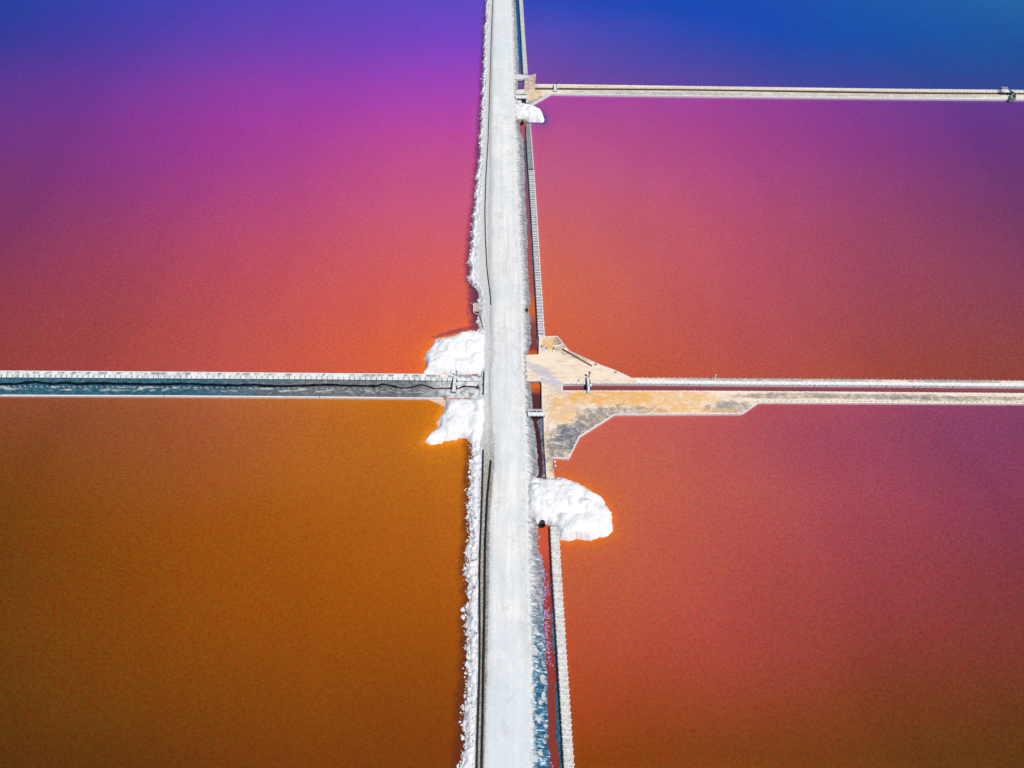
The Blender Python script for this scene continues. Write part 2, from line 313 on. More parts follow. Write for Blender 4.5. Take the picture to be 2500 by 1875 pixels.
WOODW = plain('bleached_wood', (.84,.845,.84), .16, 2.0)
WOODG = plain('grey_wood', (.40,.40,.40), .35, 2.5)
WOODD = plain('dark_wet_wood', (.035,.045,.06), .4, 2.5, .6, .35)
WOODB = plain('brown_wood', (.28,.13,.08), .3, 2.5)
WOODP = plain('pinkish_plank', (.66,.50,.42), .2, 2.5)
CONC = plain('pale_concrete', (.70,.705,.70), .2, 1.5)
TANC = plain('tan_concrete', (.66,.50,.34), .2, 1.5)
SLABM = plain('bleached_slab', (.86,.875,.885), .12, 1.5)
BLACK = plain('black_pipe_rubber', (.012,.013,.016), .2, 2.0, .5, .4)
STEEL = plain('blue_grey_steel', (.10,.14,.20), .3, 2.0, .5, .5)
WHITEM = plain('white_paint', (.80,.81,.82), .12, 2.0, .6, .3)
LEAF = plain('leaf_green', (.16,.20,.02), .4, 6.0)
FILLW = plain('crib_fill_pale', (.73,.72,.68), .2, 2.4, c2=(.36,.36,.33))
FILLD = plain('crib_fill_grey', (.33,.33,.35), .5, 2.0, c2=(.14,.15,.17))
FILLM = plain('crib_fill_stone', (.50,.50,.50), .4, 1.6, c2=(.22,.22,.24))
FLAKE = plain('salt_flake', (.44,.36,.62), .2, 2.0, .5, .4)
BEDM = plain('pond_bed_mud', (.10,.07,.05), .3, .5)

# ------------------------------------------------------------------ objects
def link(o, parent=None):
    COL.objects.link(o)
    if parent is not None:
        o.parent = parent; o.location = Vector(o.location)-parent.location
    return o
def tag(o, label, cat, group=None):
    o['label'] = label; o['category'] = cat
    if group: o['group'] = group
    return o
def struct(o): o['kind'] = 'structure'; return o
def thing(name, label, cat, loc, group=None):
    o = bpy.data.objects.new(name, None); o.empty_display_size = .5; o.location = loc; COL.objects.link(o)
    return tag(o, label, cat, group)
def mesh_obj(name, v, f, mat, parent=None, smooth=False, attrs=None):
    me = bpy.data.meshes.new(name); me.from_pydata([tuple(map(float, p)) for p in v], [], [tuple(map(int, q)) for q in f]); me.materials.append(mat)
    if smooth: me.polygons.foreach_set('use_smooth', np.ones(len(me.polygons), bool))
    for k, a in (attrs or {}).items():
        at = me.attributes.new(k, 'FLOAT', 'POINT'); at.data.foreach_set('value', np.asarray(a, np.float32))
    me.update(); return link(bpy.data.objects.new(name, me), parent)

def grid_faces(nr, nc):
    i = np.arange(nr-1)[:, None]; j = np.arange(nc-1)[None, :]; a = i*nc+j
    return np.stack([a, a+1, a+nc+1, a+nc], -1).reshape(-1, 4)
def loft(name, rails, rows, subs, mat, along='Y', disp=None, smooth=True, parent=None, flip=False):
    """rails: list of (N x 3 world polyline, height); a skin across them, one row for each station"""
    k = 1 if along == 'Y' else 0; o = 1-k
    lines = []
    for r in rails:
        r = r[np.argsort(r[:, k])]
        lines.append((np.interp(rows, r[:, k], r[:, o]), np.interp(rows, r[:, k], r[:, 2])))
    L, Z, B = [], [], []
    for i in range(len(lines)-1):
        n = subs[i]
        for q in range(n):
            t = q/n; L.append(lines[i][0]*(1-t)+lines[i+1][0]*t); Z.append(lines[i][1]*(1-t)+lines[i+1][1]*t); B.append(i+t)
    L.append(lines[-1][0]); Z.append(lines[-1][1]); B.append(len(lines)-1.0)
    L = np.array(L).T; Z = np.array(Z).T; B = np.repeat(np.array(B)[None], len(rows), 0); R = np.repeat(rows[:, None], L.shape[1], 1)
    X, Y = (L, R) if k == 1 else (R, L)
    if disp is not None:
        d = disp(X, Y, B)
        Z = Z+(d if not isinstance(d, tuple) else d[0])
        if isinstance(d, tuple): X = X+d[1]
    v = np.stack([X, Y, Z], -1).reshape(-1, 3); f = grid_faces(len(rows), L.shape[1])
    if flip: f = f[:, ::-1]
    return mesh_obj(name, v, f, mat, parent, smooth, {'band': B.ravel(), 'lat': (B.ravel()/(len(lines)-1)*2-1)})

def ngon(name, pts, mat, z=None, depth=None, side_mat=None, parent=None):
    """a flat sheet with an outline of its own, sides going down when depth is given"""
    bm = bmesh.new(); vs_ = [bm.verts.new((p[0], p[1], p[2] if z is None else z)) for p in pts]
    f = bm.faces.new(vs_); f.normal_update()
    if f.normal.z < 0: f.normal_flip()
    if depth:
        lo = [bm.verts.new((v.co.x, v.co.y, v.co.z-depth)) for v in vs_]; n = len(vs_)
        for i in range(n):
            q = bm.faces.new((vs_[i], lo[i], lo[(i+1) % n], vs_[(i+1) % n]))
            if side_mat: q.material_index = 1
        bmesh.ops.recalc_face_normals(bm, faces=bm.faces)
    bmesh.ops.triangulate(bm, faces=[q for q in bm.faces if len(q.verts) > 4])
    me = bpy.data.meshes.new(name); bm.to_mesh(me); bm.free(); me.materials.append(mat)
    if side_mat: me.materials.append(side_mat)
    return link(bpy.data.objects.new(name, me), parent)

_shared = {}
def unit(kind, mat):
    key = (kind, mat.name)
    if key in _shared: return _shared[key]
    bm = bmesh.new()
    if kind == 'box':
        bmesh.ops.create_cube(bm, size=1)
    elif kind == 'post':
        bmesh.ops.create_cone(bm, cap_ends=True, segments=7, radius1=.5, radius2=.44, depth=1)
    elif kind == 'wheel':
        bmesh.ops.create_cone(bm, cap_ends=True, segments=12, radius1=.5, radius2=.5, depth=1)
    me = bpy.data.meshes.new(kind); bm.to_mesh(me); bm.free(); me.materials.append(mat); _shared[key] = me; return me
def box(name, c, size, mat, parent=None, rz=0.0, tilt=0.0, kind='box'):
    o = bpy.data.objects.new(name, unit(kind, mat)); o.location = c; o.scale = size; o.rotation_euler = (0, tilt, rz); return link(o, parent)
def beam(name, a, b, wd, ht, mat, parent=None, ext=0.0):
    a, b = Vector(a), Vector(b); d = b-a; L = d.length+ext*2; c = (a+b)/2
    o = bpy.data.objects.new(name, unit('box', mat)); o.location = c; o.scale = (L, wd, ht)
    o.rotation_euler = (0, -math.atan2(d.z, math.hypot(d.x, d.y)), math.atan2(d.y, d.x)); return link(o, parent)
def tube(name, pts, r, mat, parent=None, seg=8):
    pts = [Vector(p) for p in pts]; v, f = [], []
    for i, p in enumerate(pts):
        d = (pts[min(i+1, len(pts)-1)]-pts[max(i-1, 0)]).normalized()
        s_ = d.cross(Vector((0,0,1))); s_ = s_.normalized() if s_.length > 1e-4 else Vector((1,0,0)); u = s_.cross(d)
        for k in range(seg):
            a = 2*math.pi*k/seg; v.append(p+s_*math.cos(a)*r+u*math.sin(a)*r)
    for i in range(len(pts)-1):
        for k in range(seg):
            a = i*seg+k; b_ = i*seg+(k+1) % seg; f.append((a, b_, b_+seg, a+seg))
    f.append(tuple(range(seg))[::-1]); n = (len(pts)-1)*seg; f.append(tuple(range(n, n+seg)))
    return mesh_obj(name, v, f, mat, parent, True)
def sub(o, part):
    """make o, placed in the world, a piece of a part"""
    from mathutils import Matrix
    o.parent = part; o.matrix_parent_inverse = (Matrix.Translation(part.parent.location) @ part.matrix_basis).inverted(); return o
def resample(pts, step):
    pts = np.asarray(pts, float); d = np.r_[0, np.cumsum(np.linalg.norm(np.diff(pts[:, :2], axis=0), axis=1))]
    n = max(2, int(round(d[-1]/step))+1); t = np.linspace(0, d[-1], n)
    return np.stack([np.interp(t, d, pts[:, k]) for k in range(3)], 1)
def rail_wall(name, label, pts, z, mat, post_step=1.22, post_mat=None, height=.9, thick=.12, post_r=.16, post_up=.22, off=0.0, cat='retaining wall', limit=300):
    """plank face along a line with a post every stride"""
    pts = np.asarray([(p[0], p[1], z) for p in pts]); base = pts[0].copy(); base[2] = z-height
    t = thing(name, label, cat, base)
    for a, b in zip(pts[:-1], pts[1:]):
        beam('board', (a[0], a[1], z-height/2), (b[0], b[1], z-height/2), thick, height, mat, t, ext=thick*.3)
    if post_mat:
        q = resample(pts, post_step)
        q = q[(np.abs(q[:, 0]) < 260)][:limit]
        for p in q:
            dx, dy = RNG.normal(0, .03, 2)
            o = box('post', (p[0]+dx, p[1]+off+dy, z-height*.5+post_up*.5), (post_r, post_r, height+post_up), post_mat, t, kind='post')
            o.rotation_euler = (RNG.normal(0, .04), RNG.normal(0, .04), 0)
    return t

# ================================================================== SETTING
FAR = 9000.0
# rails of the main causeway, survey points down its length
L0 = [(1189,0),(1184,105),(1180,211),(1177,274),(1173,350),(1171,393),(1166,435),(1163,478),(1156,541),(1151,604),(1148,646),(1150,690),(1164,708),(1168,735),(1168,762),(1166,789),(1166,830),(1166,930),(1160,1010),(1146,1069),(1151,1096),(1149,1138),(1146,1176),(1146,1234),(1146,1273),(1144,1331),(1140,1350),(1140,1400),(1143,1411),(1144,1474),(1139,1521),(1141,1552),(1139,1584),(1141,1630),(1138,1666),(1134,1712),(1131,1743),(1132,1789),(1130,1835),(1129,1875)]
R0 = [(1205,0),(1201,211),(1198,350),(1200,430),(1198,520),(1199,680),(1203,721),(1200,776),(1206,860),(1198,900),(1198,991),(1205,1075),(1206,1130),(1202,1176),(1194.5,1254),(1193,1400),(1187,1640),(1180,1875)]
R1 = [(1245.6,0),(1249,105),(1251,211),(1256,350),(1258,435),(1263,541),(1270,660),(1273.6,721),(1275,860),(1276,900),(1278.5,991),(1283,1130),(1285,1273),(1288,1400),(1296,1640),(1298,1875)]
C0 = [(1258,0),(1262.5,63),(1268,177),(1265,209),(1265,217),(1270,235),(1273,257),(1268,304),(1271,325),(1278,335),(1280,372),(1282,435),(1283.5,499),(1287,541),(1288,604),(1291,660),(1294.6,721),(1295,742),(1289,757),(1294,770),(1295,803),(1297,830),(1293,857),(1290,880),(1292,933),(1296,945),(1299,958),(1299,998),(1295,1015),(1302,1028),(1308,1061),(1312,1095),(1313,1116),(1315,1150),(1313,1163),(1314,1200),(1316,1284),(1313,1331),(1324,1369),(1327,1400),(1327,1466),(1329,1521),(1331,1560),(1333,1584),(1334,1620),(1335,1643),(1337.5,1666),(1337.5,1697),(1338,1758),(1340,1820),(1343,1875)]
C1 = [(1267,0),(1272,84),(1277,177),(1278,209),(1278,217),(1283,240),(1283,257),(1284,304),(1284,320),(1281,332),(1287,350),(1288,435),(1293,541),(1296,604),(1299,660),(1303.5,721),(1307.6,742),(1311,760),(1309,790),(1309.6,840),(1315.5,857),(1318,880),(1320,933),(1321,998),(1326,1015),(1309,1028),(1317.5,1061),(1320.7,1095),(1323,1116),(1324,1150),(1322,1163),(1325,1200),(1341,1284),(1344,1331),(1345,1369),(1347,1400),(1342,1427),(1348,1466),(1345,1500),(1344,1560),(1349,1584),(1354,1615),(1357,1643),(1356,1666),(1353.6,1697),(1355,1758),(1353.6,1789),(1359,1820),(1366.7,1875)]
W0 = [(1267.7,0),(1273,84),(1278,179),(1284.6,300),(1287,350),(1292,435),(1299,541),(1306.5,670),(1309.5,721),(1315,816),(1316,865),(1322,935),(1323,998),(1327,1019),(1328,1074),(1331,1116),(1333,1163),(1344,1284),(1349,1390),(1364,1630),(1378,1875)]
W1 = [(1275,0),(1280,84),(1287,179),(1294,300),(1298,350),(1304,435),(1311,541),(1318.5,670),(1322,721),(1328,816),(1331,865),(1337,935),(1340,998),(1343,1019),(1344,1074),(1347,1116),(1353,1163),(1362,1284),(1368,1390),(1383.5,1630),(1400,1875)]
def railw(px, z, dx=0.0, dz=0.0):
    r = PL(px, z); r[:, 0] += dx; return r
def mid(a, b, t):
    ys = sorted(set([p[1] for p in a]+[p[1] for p in b]))
    ax = np.interp(ys, [p[1] for p in a], [p[0] for p in a]); bx = np.interp(ys, [p[1] for p in b], [p[0] for p in b])
    return [(x*(1-t)+y*t, yy) for x, y, yy in zip(ax, bx, ys)]
YF = np.arange(6, 310, .32)
ROWS = np.r_[-400, -200, -100, -50, -20, -5, YF, np.arange(312, 400, 2.0), 450, 600, 900, 1500, 3000, FAR]

CW = [(x+.30*(rx-x), y) for (x, y), rx in zip(L0, np.interp([p[1] for p in L0], [p[1] for p in R0], [p[0] for p in R0]))]
def crust_in(y): return np.interp(y, [0,600,760,1060,1150,1500,1875], [.32,.30,.3,.4,.42,.50,.55])
r0x = lambda y: np.interp(y, [p[1] for p in R0], [p[0] for p in R0])
CIN = [(x+crust_in(y)*(r0x(y)-x), y) for x, y in L0]
BEN = [(x+.85*(r0x(y)-x), y) for x, y in L0]
def levee_disp(X, Y, B):
    d = np.zeros_like(X)
    cr = sstep(.8, 1.2, B)*(1-sstep(1.9, 2.4, B)); d += cr*(.35*fbm(X*1.3, Y*1.3)+.30*np.abs(fbm(X*.8+9, Y*.8))-.05)
    be = sstep(2, 2.3, B)*(1-sstep(3.7, 4, B)); d += be*.10*fbm(X*1.5, Y*1.5)
    sl_ = sstep(5.05, 5.5, B)*(1-sstep(6.7, 7.0, B)); u = X*.55+Y*.9
    g = fbm(u*1.3, X*.22, 4); g2 = fbm(u*3.2, X*.4+7, 3); d += sl_*(.42*g+.22*g2+.14*fbm(X*1.7, Y*1.7, 4))
    ft = sstep(10, 10.2, B)*(1-sstep(10.8, 11, B)); d += ft*.18*fbm(X*1.6, Y*1.6)
    edge = np.exp(-((B-1.0)/.35)**2); dx = edge*(.9*fbm(X*.25, Y*.55, 5)) + np.exp(-((B-7)/.4)**2)*.35*fbm(X*.2, Y*.8, 4)
    return d, dx
rails = [railw(L0, -1.0, -2.0), railw(L0, -.05), railw(CIN, .75), railw(BEN, 1.05), railw(R0, 1.35), railw(R1, 1.35), railw(mid(R1, C0, .55), .55),
         railw(C0, -.28), railw(mid(C0, C1, .12), -.75), railw(mid(C0, C1, .88), -.75), railw(C1, -.28), railw(W0, .15), railw(mid(W0, W1, .5), .15)]
levee = struct(loft('levee', rails, ROWS, [3, 8, 7, 4, 3, 10, 9, 2, 2, 2, 5, 1], LEVEE, disp=levee_disp))

def road_disp(X, Y, B):
    e = np.abs(B/2-.5)*2
    return (.05+.10*(1-e**2)+.02*fbm(X*.9, Y*.3)-.16*sstep(.90, 1.0, e), sstep(.8, 1, e)*.25*fbm(X*.1+3, Y*.5, 4))
rails = [railw(R0, 1.33, -.15), railw(mid(R0, R1, .5), 1.37), railw(R1, 1.33, .1)]
road = struct(loft('road', rails, ROWS, [9, 9], ROAD, disp=road_disp))

# channel water between the slope and the crib wall
CHW = water_ramp('channel_brine', [(0,(15,85,140)),(150,(20,95,150)),(200,(110,80,140)),(230,(95,75,130)),(300,(165,85,95)),(326,(175,85,115)),(350,(95,85,105)),(430,(120,90,115)),(560,(160,80,88)),(700,(175,85,75)),(745,(205,100,60)),(765,(205,105,65)),(790,(140,75,75)),(850,(120,58,58)),(854,(200,85,45)),(900,(215,100,45)),(950,(215,105,45)),(958,(90,52,55)),(1060,(75,40,42)),(1160,(85,45,48)),(1200,(180,80,45)),(1285,(205,90,45)),(1350,(205,85,60)),(1400,(170,66,58)),(1500,(158,58,52)),(1640,(150,58,50)),(1875,(138,58,46))])
rails = [railw(C0, -.25, -.6), railw(C1, -.25, .5)]
struct(loft('channel_water', rails, ROWS, [3], CHW, smooth=False))

# ---- left cross levee
def xr(pts, z): return PL(pts, z)
def ext_left(r): s_ = r[0].copy(); e = s_.copy(); e[0] = -FAR; sl2 = (r[2][1]-r[0][1])/(r[2][0]-r[0][0]); e[1] = s_[1]+sl2*(-FAR+abs(s_[0]))*.0; return np.vstack([e, r])
def ext_right(r): e = r[-1].copy(); e[0] = FAR; return np.vstack([r, e])
LN = [(0,905.6),(400,908),(780,911.6),(1035,913.7),(1114,915),(1190,917)]
LB = [(0,921.5),(400,924),(780,926.3),(1035,929),(1106,930),(1190,931)]
_lw = [(0,380),(200,375),(480,345),(700,375),(900,355),(1050,375),(1250,365),(1500,370),(1900,375),(2212,380)]
LC = [(x*.1808, 870+y*.1808) for x, y in _lw]+[(380+x*.1808, 870+y*.1808) for x, y in [(450,372),(850,390),(1100,395),(1350,385),(1600,405),(1850,400)]]+[(740+x*.208, 870+y*.208) for x, y in [(0,342),(300,337),(600,345),(830,352),(940,327),(1050,347),(1150,377),(1250,371),(1380,332),(1450,347),(1520,380),(1720,378),(1810,382),(1890,352),(1980,362)]]+[(1190,946)]
LP = [(0,942),(400,944.5),(780,947.5),(1000,949),(1190,951)]
LS = [(0,964.6),(400,966.2),(780,969),(1081,972),(1190,973)]
lcx = np.array([p[0] for p in LC]); lcy = np.array([p[1] for p in LC])
wid = np.interp(lcx, [0,300,740,900,1000,1190],[2.4,2.2,2.0,1.5,.9,.8])
LCt = list(zip(lcx, lcy-wid)); LCb = list(zip(lcx, lcy+wid))
lx = [p[0] for p in LS]
XROWS = np.r_[-FAR, -3000, -1000, -500, -300, -200, np.arange(-160, P(1190, 940, .5)[0], .34)]
def mud_disp(X, Y, B):
    a = sstep(1.1, 1.5, B)*(1-sstep(2.8, 3, B)); b2 = sstep(5, 5.4, B)*(1-sstep(7.6, 8, B))
    return a*.22*fbm(X*.9, Y*1.5)+b2*.28*fbm(X*.8+4, Y*1.4)+(1-sstep(.9, 1.0, B))*.05*fbm(X, Y)
near = lambda pts, dy: [(x, y+dy) for x, y in pts]
rails = [ext_left(xr(LN, .52)), ext_left(xr(LB, .50)), ext_left(xr(near(LB, .4), .12)), ext_left(xr(LCt, -.30)), ext_left(xr(near(LCt, 1.2), -.6)), ext_left(xr(LCb, -.30)),
         ext_left(xr(LP, .12)), ext_left(xr(near(LP, 13), .10)), ext_left(xr(LS, .22))]
struct(loft('levee', rails, XROWS, [4, 1, 6, 1, 1, 4, 5, 4], MUDL, along='X', disp=mud_disp, flip=True))
BLKW = water_ramp('dark_channel_brine', [(900,(16,20,30)),(990,(14,18,26))])
struct(loft('channel_water', [ext_left(xr(near(LCt, -2), -.27)), ext_left(xr(near(LCb, 2), -.27))], XROWS[XROWS < P(1165, 940)[0]], [1], BLKW, along='X', smooth=False, flip=True))

# ---- right pads and cross levees
ZP = .5
RN = [(1316,822),(1361,821),(1389,857),(1429,875),(1465,891),(1501,904),(1540,922),(1800,924),(2140,926.5),(2500,929.5)]
RB = [(1372,935),(1553,935.5),(1800,938),(2140,940),(2500,943)]
RS = [(1372,954),(1700,954.5),(1780,955),(2140,957.5),(2500,960.5)]
RE = [(1851.6,982),(2140,983),(2500,985)]
RE0 = [(1348,1116.5),(1388,1118.6),(1414.6,1065),(1500,1011),(1811,1009.6),(1851.6,982)]
LEFTSIDE = [(1334,1168),(1331,1116),(1328,1074),(1327,1019),(1323,998),(1322,937),(1320,931),(1282,931),(1278,900),(1282,867),(1315,865)]
def pw(p, z=ZP): return list(map(tuple, PL(p, z)))
def far_r(p): return (FAR, p[1], p[2])
n_, b_, s_p, e_ = pw(RN), pw(RB), pw(RS), pw(RE)
outline = n_+[far_r(n_[-1]), far_r(b_[-1])]+b_[::-1]+s_p+[far_r(s_p[-1]), far_r(e_[-1])]+e_[::-1]+pw([(1811,1009.6),(1500,1011),(1414.6,1065),(1388,1118.6),(1348,1116.5),(1354,1168)])+pw(LEFTSIDE)
struct(ngon('ground', outline, PAD1, depth=1.6, side_mat=FILLD))
MAUVE = water_ramp('cross_channel_brine', [(915,(150,72,66)),(975,(128,66,84))])
c1 = PL([(1368,930),(2500,938)], -.3); c2 = PL([(2500,966),(1368,960)], -.3)
struct(ngon('channel_water', [tuple(c1[0]), tuple(c1[1]), (FAR, c1[1][1], -.3), (FAR, c2[0][1], -.3), tuple(c2[0]), tuple(c2[1])], MAUVE))

TN = [(1305,206),(1353,206),(1700,211),(2200,217.6),(2500,220.3)]
TB = [(1306,214),(1700,217.3),(2200,224.4),(2500,226.6)]
TS = [(1306,219),(1360,219.3),(1700,221.8),(2200,229.4),(2500,230.8)]
TE = [(1343.6,229),(1700,234),(2200,240),(2500,242.3)]
tn, tb, ts, te = pw(TN), pw(TB), pw(TS), pw(TE)
outline = pw([(1258,228),(1262,219),(1279,218),(1281,205),(1281,186),(1308,181)])+tn+[far_r(tn[-1]), far_r(tb[-1])]+tb[::-1]+ts+[far_r(ts[-1]), far_r(te[-1])]+te[::-1]+pw([(1291,258.6),(1284,256),(1286,229)])
struct(ngon('ground', outline, PAD2, depth=1.6, side_mat=FILLD))
GOLD = water_ramp('far_channel_brine', [(205,(112,66,18)),(240,(88,58,30))])
c1 = PL([(1303,212),(2500,224)], +.40); c2 = PL([(2500,236),(1303,223)], +.40)
struct(ngon('channel_water', [tuple(c1[0]), tuple(c1[1]), (FAR, c1[1][1], +.40), (FAR, c2[0][1], +.40), tuple(c2[0]), tuple(c2[1])], GOLD))

# ---- the four ponds
def shore(pts, dx, y0, y1):
    r = PL(pts, 0.0); r[:, 0] += dx; r = r[(r[:, 1] > y0) & (r[:, 1] < y1)]; return r[np.argsort(r[:, 1])]
WC = mid(W0, W1, .6)
yl_n, yl_s = P(1100, 920, 0)[1], P(1100, 968, 0)[1]
lm = PL(near(LN, 5), 0); ls = PL(near(LS, -3), 0)
MUDS = struct(ngon('pond_bed', [(-FAR,-600,-1.6),(FAR,-600,-1.6),(FAR,FAR,-1.6),(-FAR,FAR,-1.6)], BEDM)); MUDS.name = 'ground'
DP = (70,35,75)
cv4 = lambda p: [(1000+x*.211, 780+y*.211) for x, y in p]
cv6 = lambda p: [(1100+x*.1929, 1080+y*.1929) for x, y in p]
cv1 = lambda p: [(1100+x*.211, y*.211) for x, y in p]
HEAP_LU = cv4([(880,190),(770,140),(690,135),(590,165),(500,205),(410,212),(340,225),(280,260),(250,320),(185,410),(172,455),(200,520),(180,590),(158,632),(600,640),(850,620),(890,560),(890,450),(890,300)])
HEAP_LL = cv4([(430,925),(425,970),(400,1050),(335,1130),(315,1190),(322,1260),(240,1310),(190,1370),(175,1415),(230,1445),(290,1450),(370,1430),(390,1405),(470,1400),(530,1400),(600,1365),(680,1390),(715,1440),(830,1440),(880,1300),(875,1200),(880,1100),(880,950),(830,915)])
HEAP_LR = cv6([(950,510),(1060,455),(1200,450),(1440,460),(1560,490),(1730,580),(1880,680),(1960,790),(2030,880),(2050,980),(2045,1140),(1960,1190),(1830,1230),(1780,1255),(1640,1225),(1500,1240),(1380,1235),(1355,1150),(1300,1060),(1220,1020),(1130,1035),(1080,1010),(1000,900),(955,800),(940,650)])
HEAP_T = cv1([(705,1235),(830,1225),(920,1245),(1000,1262),(1050,1300),(1075,1340),(1082,1400),(1060,1422),(920,1412),(850,1395),(760,1390),(715,1345)])
def poly_dist(out, X, Y):
    ins = np.zeros(X.shape, bool); dist = np.full(X.shape, 1e9)
    for i in range(len(out)):
        a, b = out[i], out[(i+1) % len(out)]
        ins ^= ((a[1] > Y) != (b[1] > Y)) & (X < (b[0]-a[0])*(Y-a[1])/(b[1]-a[1]+1e-12)+a[0])
        d = b-a; t = np.clip(((X-a[0])*d[0]+(Y-a[1])*d[1])/(d@d+1e-9), 0, 1); dist = np.minimum(dist, np.hypot(X-a[0]-t*d[0], Y-a[1]-t*d[1]))
    return np.where(ins, -dist, dist)
def pond(mat, side, shore_px, inset, lo, hi, heap):
    """a level sheet of brine from the causeway out to the horizon; shoal and shore_shade hold the distance to heap and shore"""
    sh = PL(shore_px, 0); sh = sh[np.argsort(sh[:, 1])]
    offs = np.r_[np.arange(0, 26, .5), np.arange(26, 60, 2), 60, 80, 110, 160, 240, 400, 900, 2500, FAR]
    f_lo, f_hi = lo, hi
    ya, yb = float(f_lo(np.array([side*10.0]))[0]), float(f_hi(np.array([side*10.0]))[0])
    yv = np.unique(np.r_[ya, ya+.01, np.arange(max(ya, -30), min(yb, 320), .6), min(yb, 340), min(yb, 500), yb])
    U, V = np.meshgrid(offs, (yv-ya)/(yb-ya)); Yn = ya+V*(yb-ya)
    X = np.interp(Yn, sh[:, 1], sh[:, 0])-side*inset+side*U
    Y = f_lo(X)+V*(f_hi(X)-f_lo(X))
    shoal = np.maximum(poly_dist(PL(heap, 0)[:, :2], X, Y), 0) if heap else np.full(X.shape, 50.0)
    f = grid_faces(*X.shape)
    if side < 0: f = f[:, ::-1]
    return struct(mesh_obj('pond_water', np.stack([X, Y, 0*X], -1).reshape(-1, 3), f, mat, attrs={'shoal': np.minimum(shoal, 50).ravel(), 'shore_shade': np.maximum(U-inset, 0).ravel()}))
line = lambda r: (lambda X, r=r[np.argsort(r[:, 0])]: np.interp(X, r[:, 0], r[:, 1]))
const = lambda v: (lambda X: 0*X+v)
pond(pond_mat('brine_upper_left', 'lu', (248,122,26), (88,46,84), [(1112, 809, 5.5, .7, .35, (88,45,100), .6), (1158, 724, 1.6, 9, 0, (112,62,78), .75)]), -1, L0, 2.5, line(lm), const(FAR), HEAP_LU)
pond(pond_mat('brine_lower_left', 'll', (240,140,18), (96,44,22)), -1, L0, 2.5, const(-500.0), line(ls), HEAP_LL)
pond(pond_mat('brine_upper_right', 'ur'), 1, WC, 0, line(PL(near(TN, 3), 0)), const(FAR), None)
RNB = [(1300,928),(1540,929),(1800,931),(2140,933),(2500,936)]
pond(pond_mat('brine_middle_right', 'mr', (62,60,148)), 1, WC, 0, line(PL(RNB, 0)), line(PL([(1200,229)]+near(TE, -3), 0)), HEAP_T)
pond(pond_mat('brine_lower_right', 'lr', (222,112,30)), 1, WC, 0, const(-500.0), line(PL([(1300,975),(1851,976),(2140,977),(2500,979)], 0)), HEAP_LR)

# ================================================================== SALT HEAPS
def ground_at(X, Y):
    """height of the levee shoulder under a heap"""
    l = np.interp(Y, *(lambda r: (r[:, 1], r[:, 0]))(np.array(sorted(PL(L0, 0).tolist(), key=lambda q: q[1]))))
    r = np.interp(Y, *(lambda r: (r[:, 1], r[:, 0]))(np.array(sorted(PL(R0, 1.3).tolist(), key=lambda q: q[1]))))
    return np.where(X < r, 1.1*np.clip((X-l)/np.maximum(r-l, .5), 0, 1), 1.3)
def salt_pile(name, label, px, hmax, nheap, seed, res=.2, right=None, flat=.45):
    out = PL(px, 0)[:, :2]; rng = np.random.default_rng(seed)
    x0, y0 = out.min(0)-1.2; x1, y1 = out.max(0)+1.2
    xs = np.arange(x0, x1, res); ys = np.arange(y0, y1, res); X, Y = np.meshgrid(xs, ys)
    wx = X+.55*fbm(X*.7, Y*.7, 4); wy = Y+.55*fbm(X*.7+31, Y*.7+9, 4)
    sd = -poly_dist(out, X+.5*fbm(X*.9, Y*.9, 4), Y+.5*fbm(X*.9+31, Y*.9+9, 4))
    base = hmax*flat*(1-np.exp(-np.maximum(sd, 0)/1.0))
    cand = np.argwhere(sd > .5); cen = []
    for _ in range(6000):
        q = cand[rng.integers(len(cand))]; p = np.array([X[q[0], q[1]], Y[q[0], q[1]]])
        if all(np.hypot(*(p-c[0])) > rng.uniform(1.2, 2.4) for c in cen): cen.append((p, sd[q[0], q[1]]))
        if len(cen) >= nheap: break
    heap = np.zeros(X.shape)
    for p, s0 in cen:          # tipped loads: steep on the near side, trailing off on the other
        r = rng.uniform(1.5, 3.6); h = hmax*rng.uniform(.26, .66)*min(1, .35+s0/2.6); th = rng.uniform(0, 6.3); el = rng.uniform(.7, 1.5)
        dx, dy = wx-p[0], wy-p[1]; u = dx*math.cos(th)+dy*math.sin(th); v_ = -dx*math.sin(th)+dy*math.cos(th); u = np.where(u > 0, u*1.5, u*.8)
        dd = np.hypot(u, v_*el)/r; hh = h*np.clip(1.12-dd**1.25, 0, .86+.1*fbm(X*.8, Y*.8, 2)); heap = np.maximum(heap, hh)+.12*np.minimum(heap, hh)
    top = base+heap*np.clip(sd/1.0, 0, 1)
    top += np.clip(sd, 0, 1)*(.16*fbm(X*.9, Y*.9, 5)+.05*fbm(X*4, Y*4, 3))
    g = ground_at(X, Y) if right is None else right(X, Y)
    Z = np.where(sd > 0, top+.12+.5*g*np.clip(sd/.6, 0, 1), np.maximum(-.9, sd*1.6)-.0)
    Z += np.where((sd > -.5) & (sd < .5), .16*fbm(X*2.2, Y*2.2, 3), 0)
    keep = (sd > -.55); ids = -np.ones(X.shape, int)
    f = []; q = keep[:-1, :-1] & keep[1:, :-1] & keep[:-1, 1:] & keep[1:, 1:]
    for i, j in np.argwhere(q): f.append((i, j))
    used = np.zeros(X.shape, bool)
    for i, j in f: used[i:i+2, j:j+2] = True
    ids[used] = np.arange(used.sum()); c = out.mean(0)
    v = np.stack([X[used]-c[0], Y[used]-c[1], Z[used]], 1)
    ff = [(ids[i, j], ids[i, j+1], ids[i+1, j+1], ids[i+1, j]) for i, j in f]
    o = mesh_obj(name, v, ff, SALT, None, True); o.location = (c[0], c[1], 0)
    return tag(o, label, 'salt heap', 'salt heaps dumped along the causeway')
right_g = lambda X, Y: .6+0*X
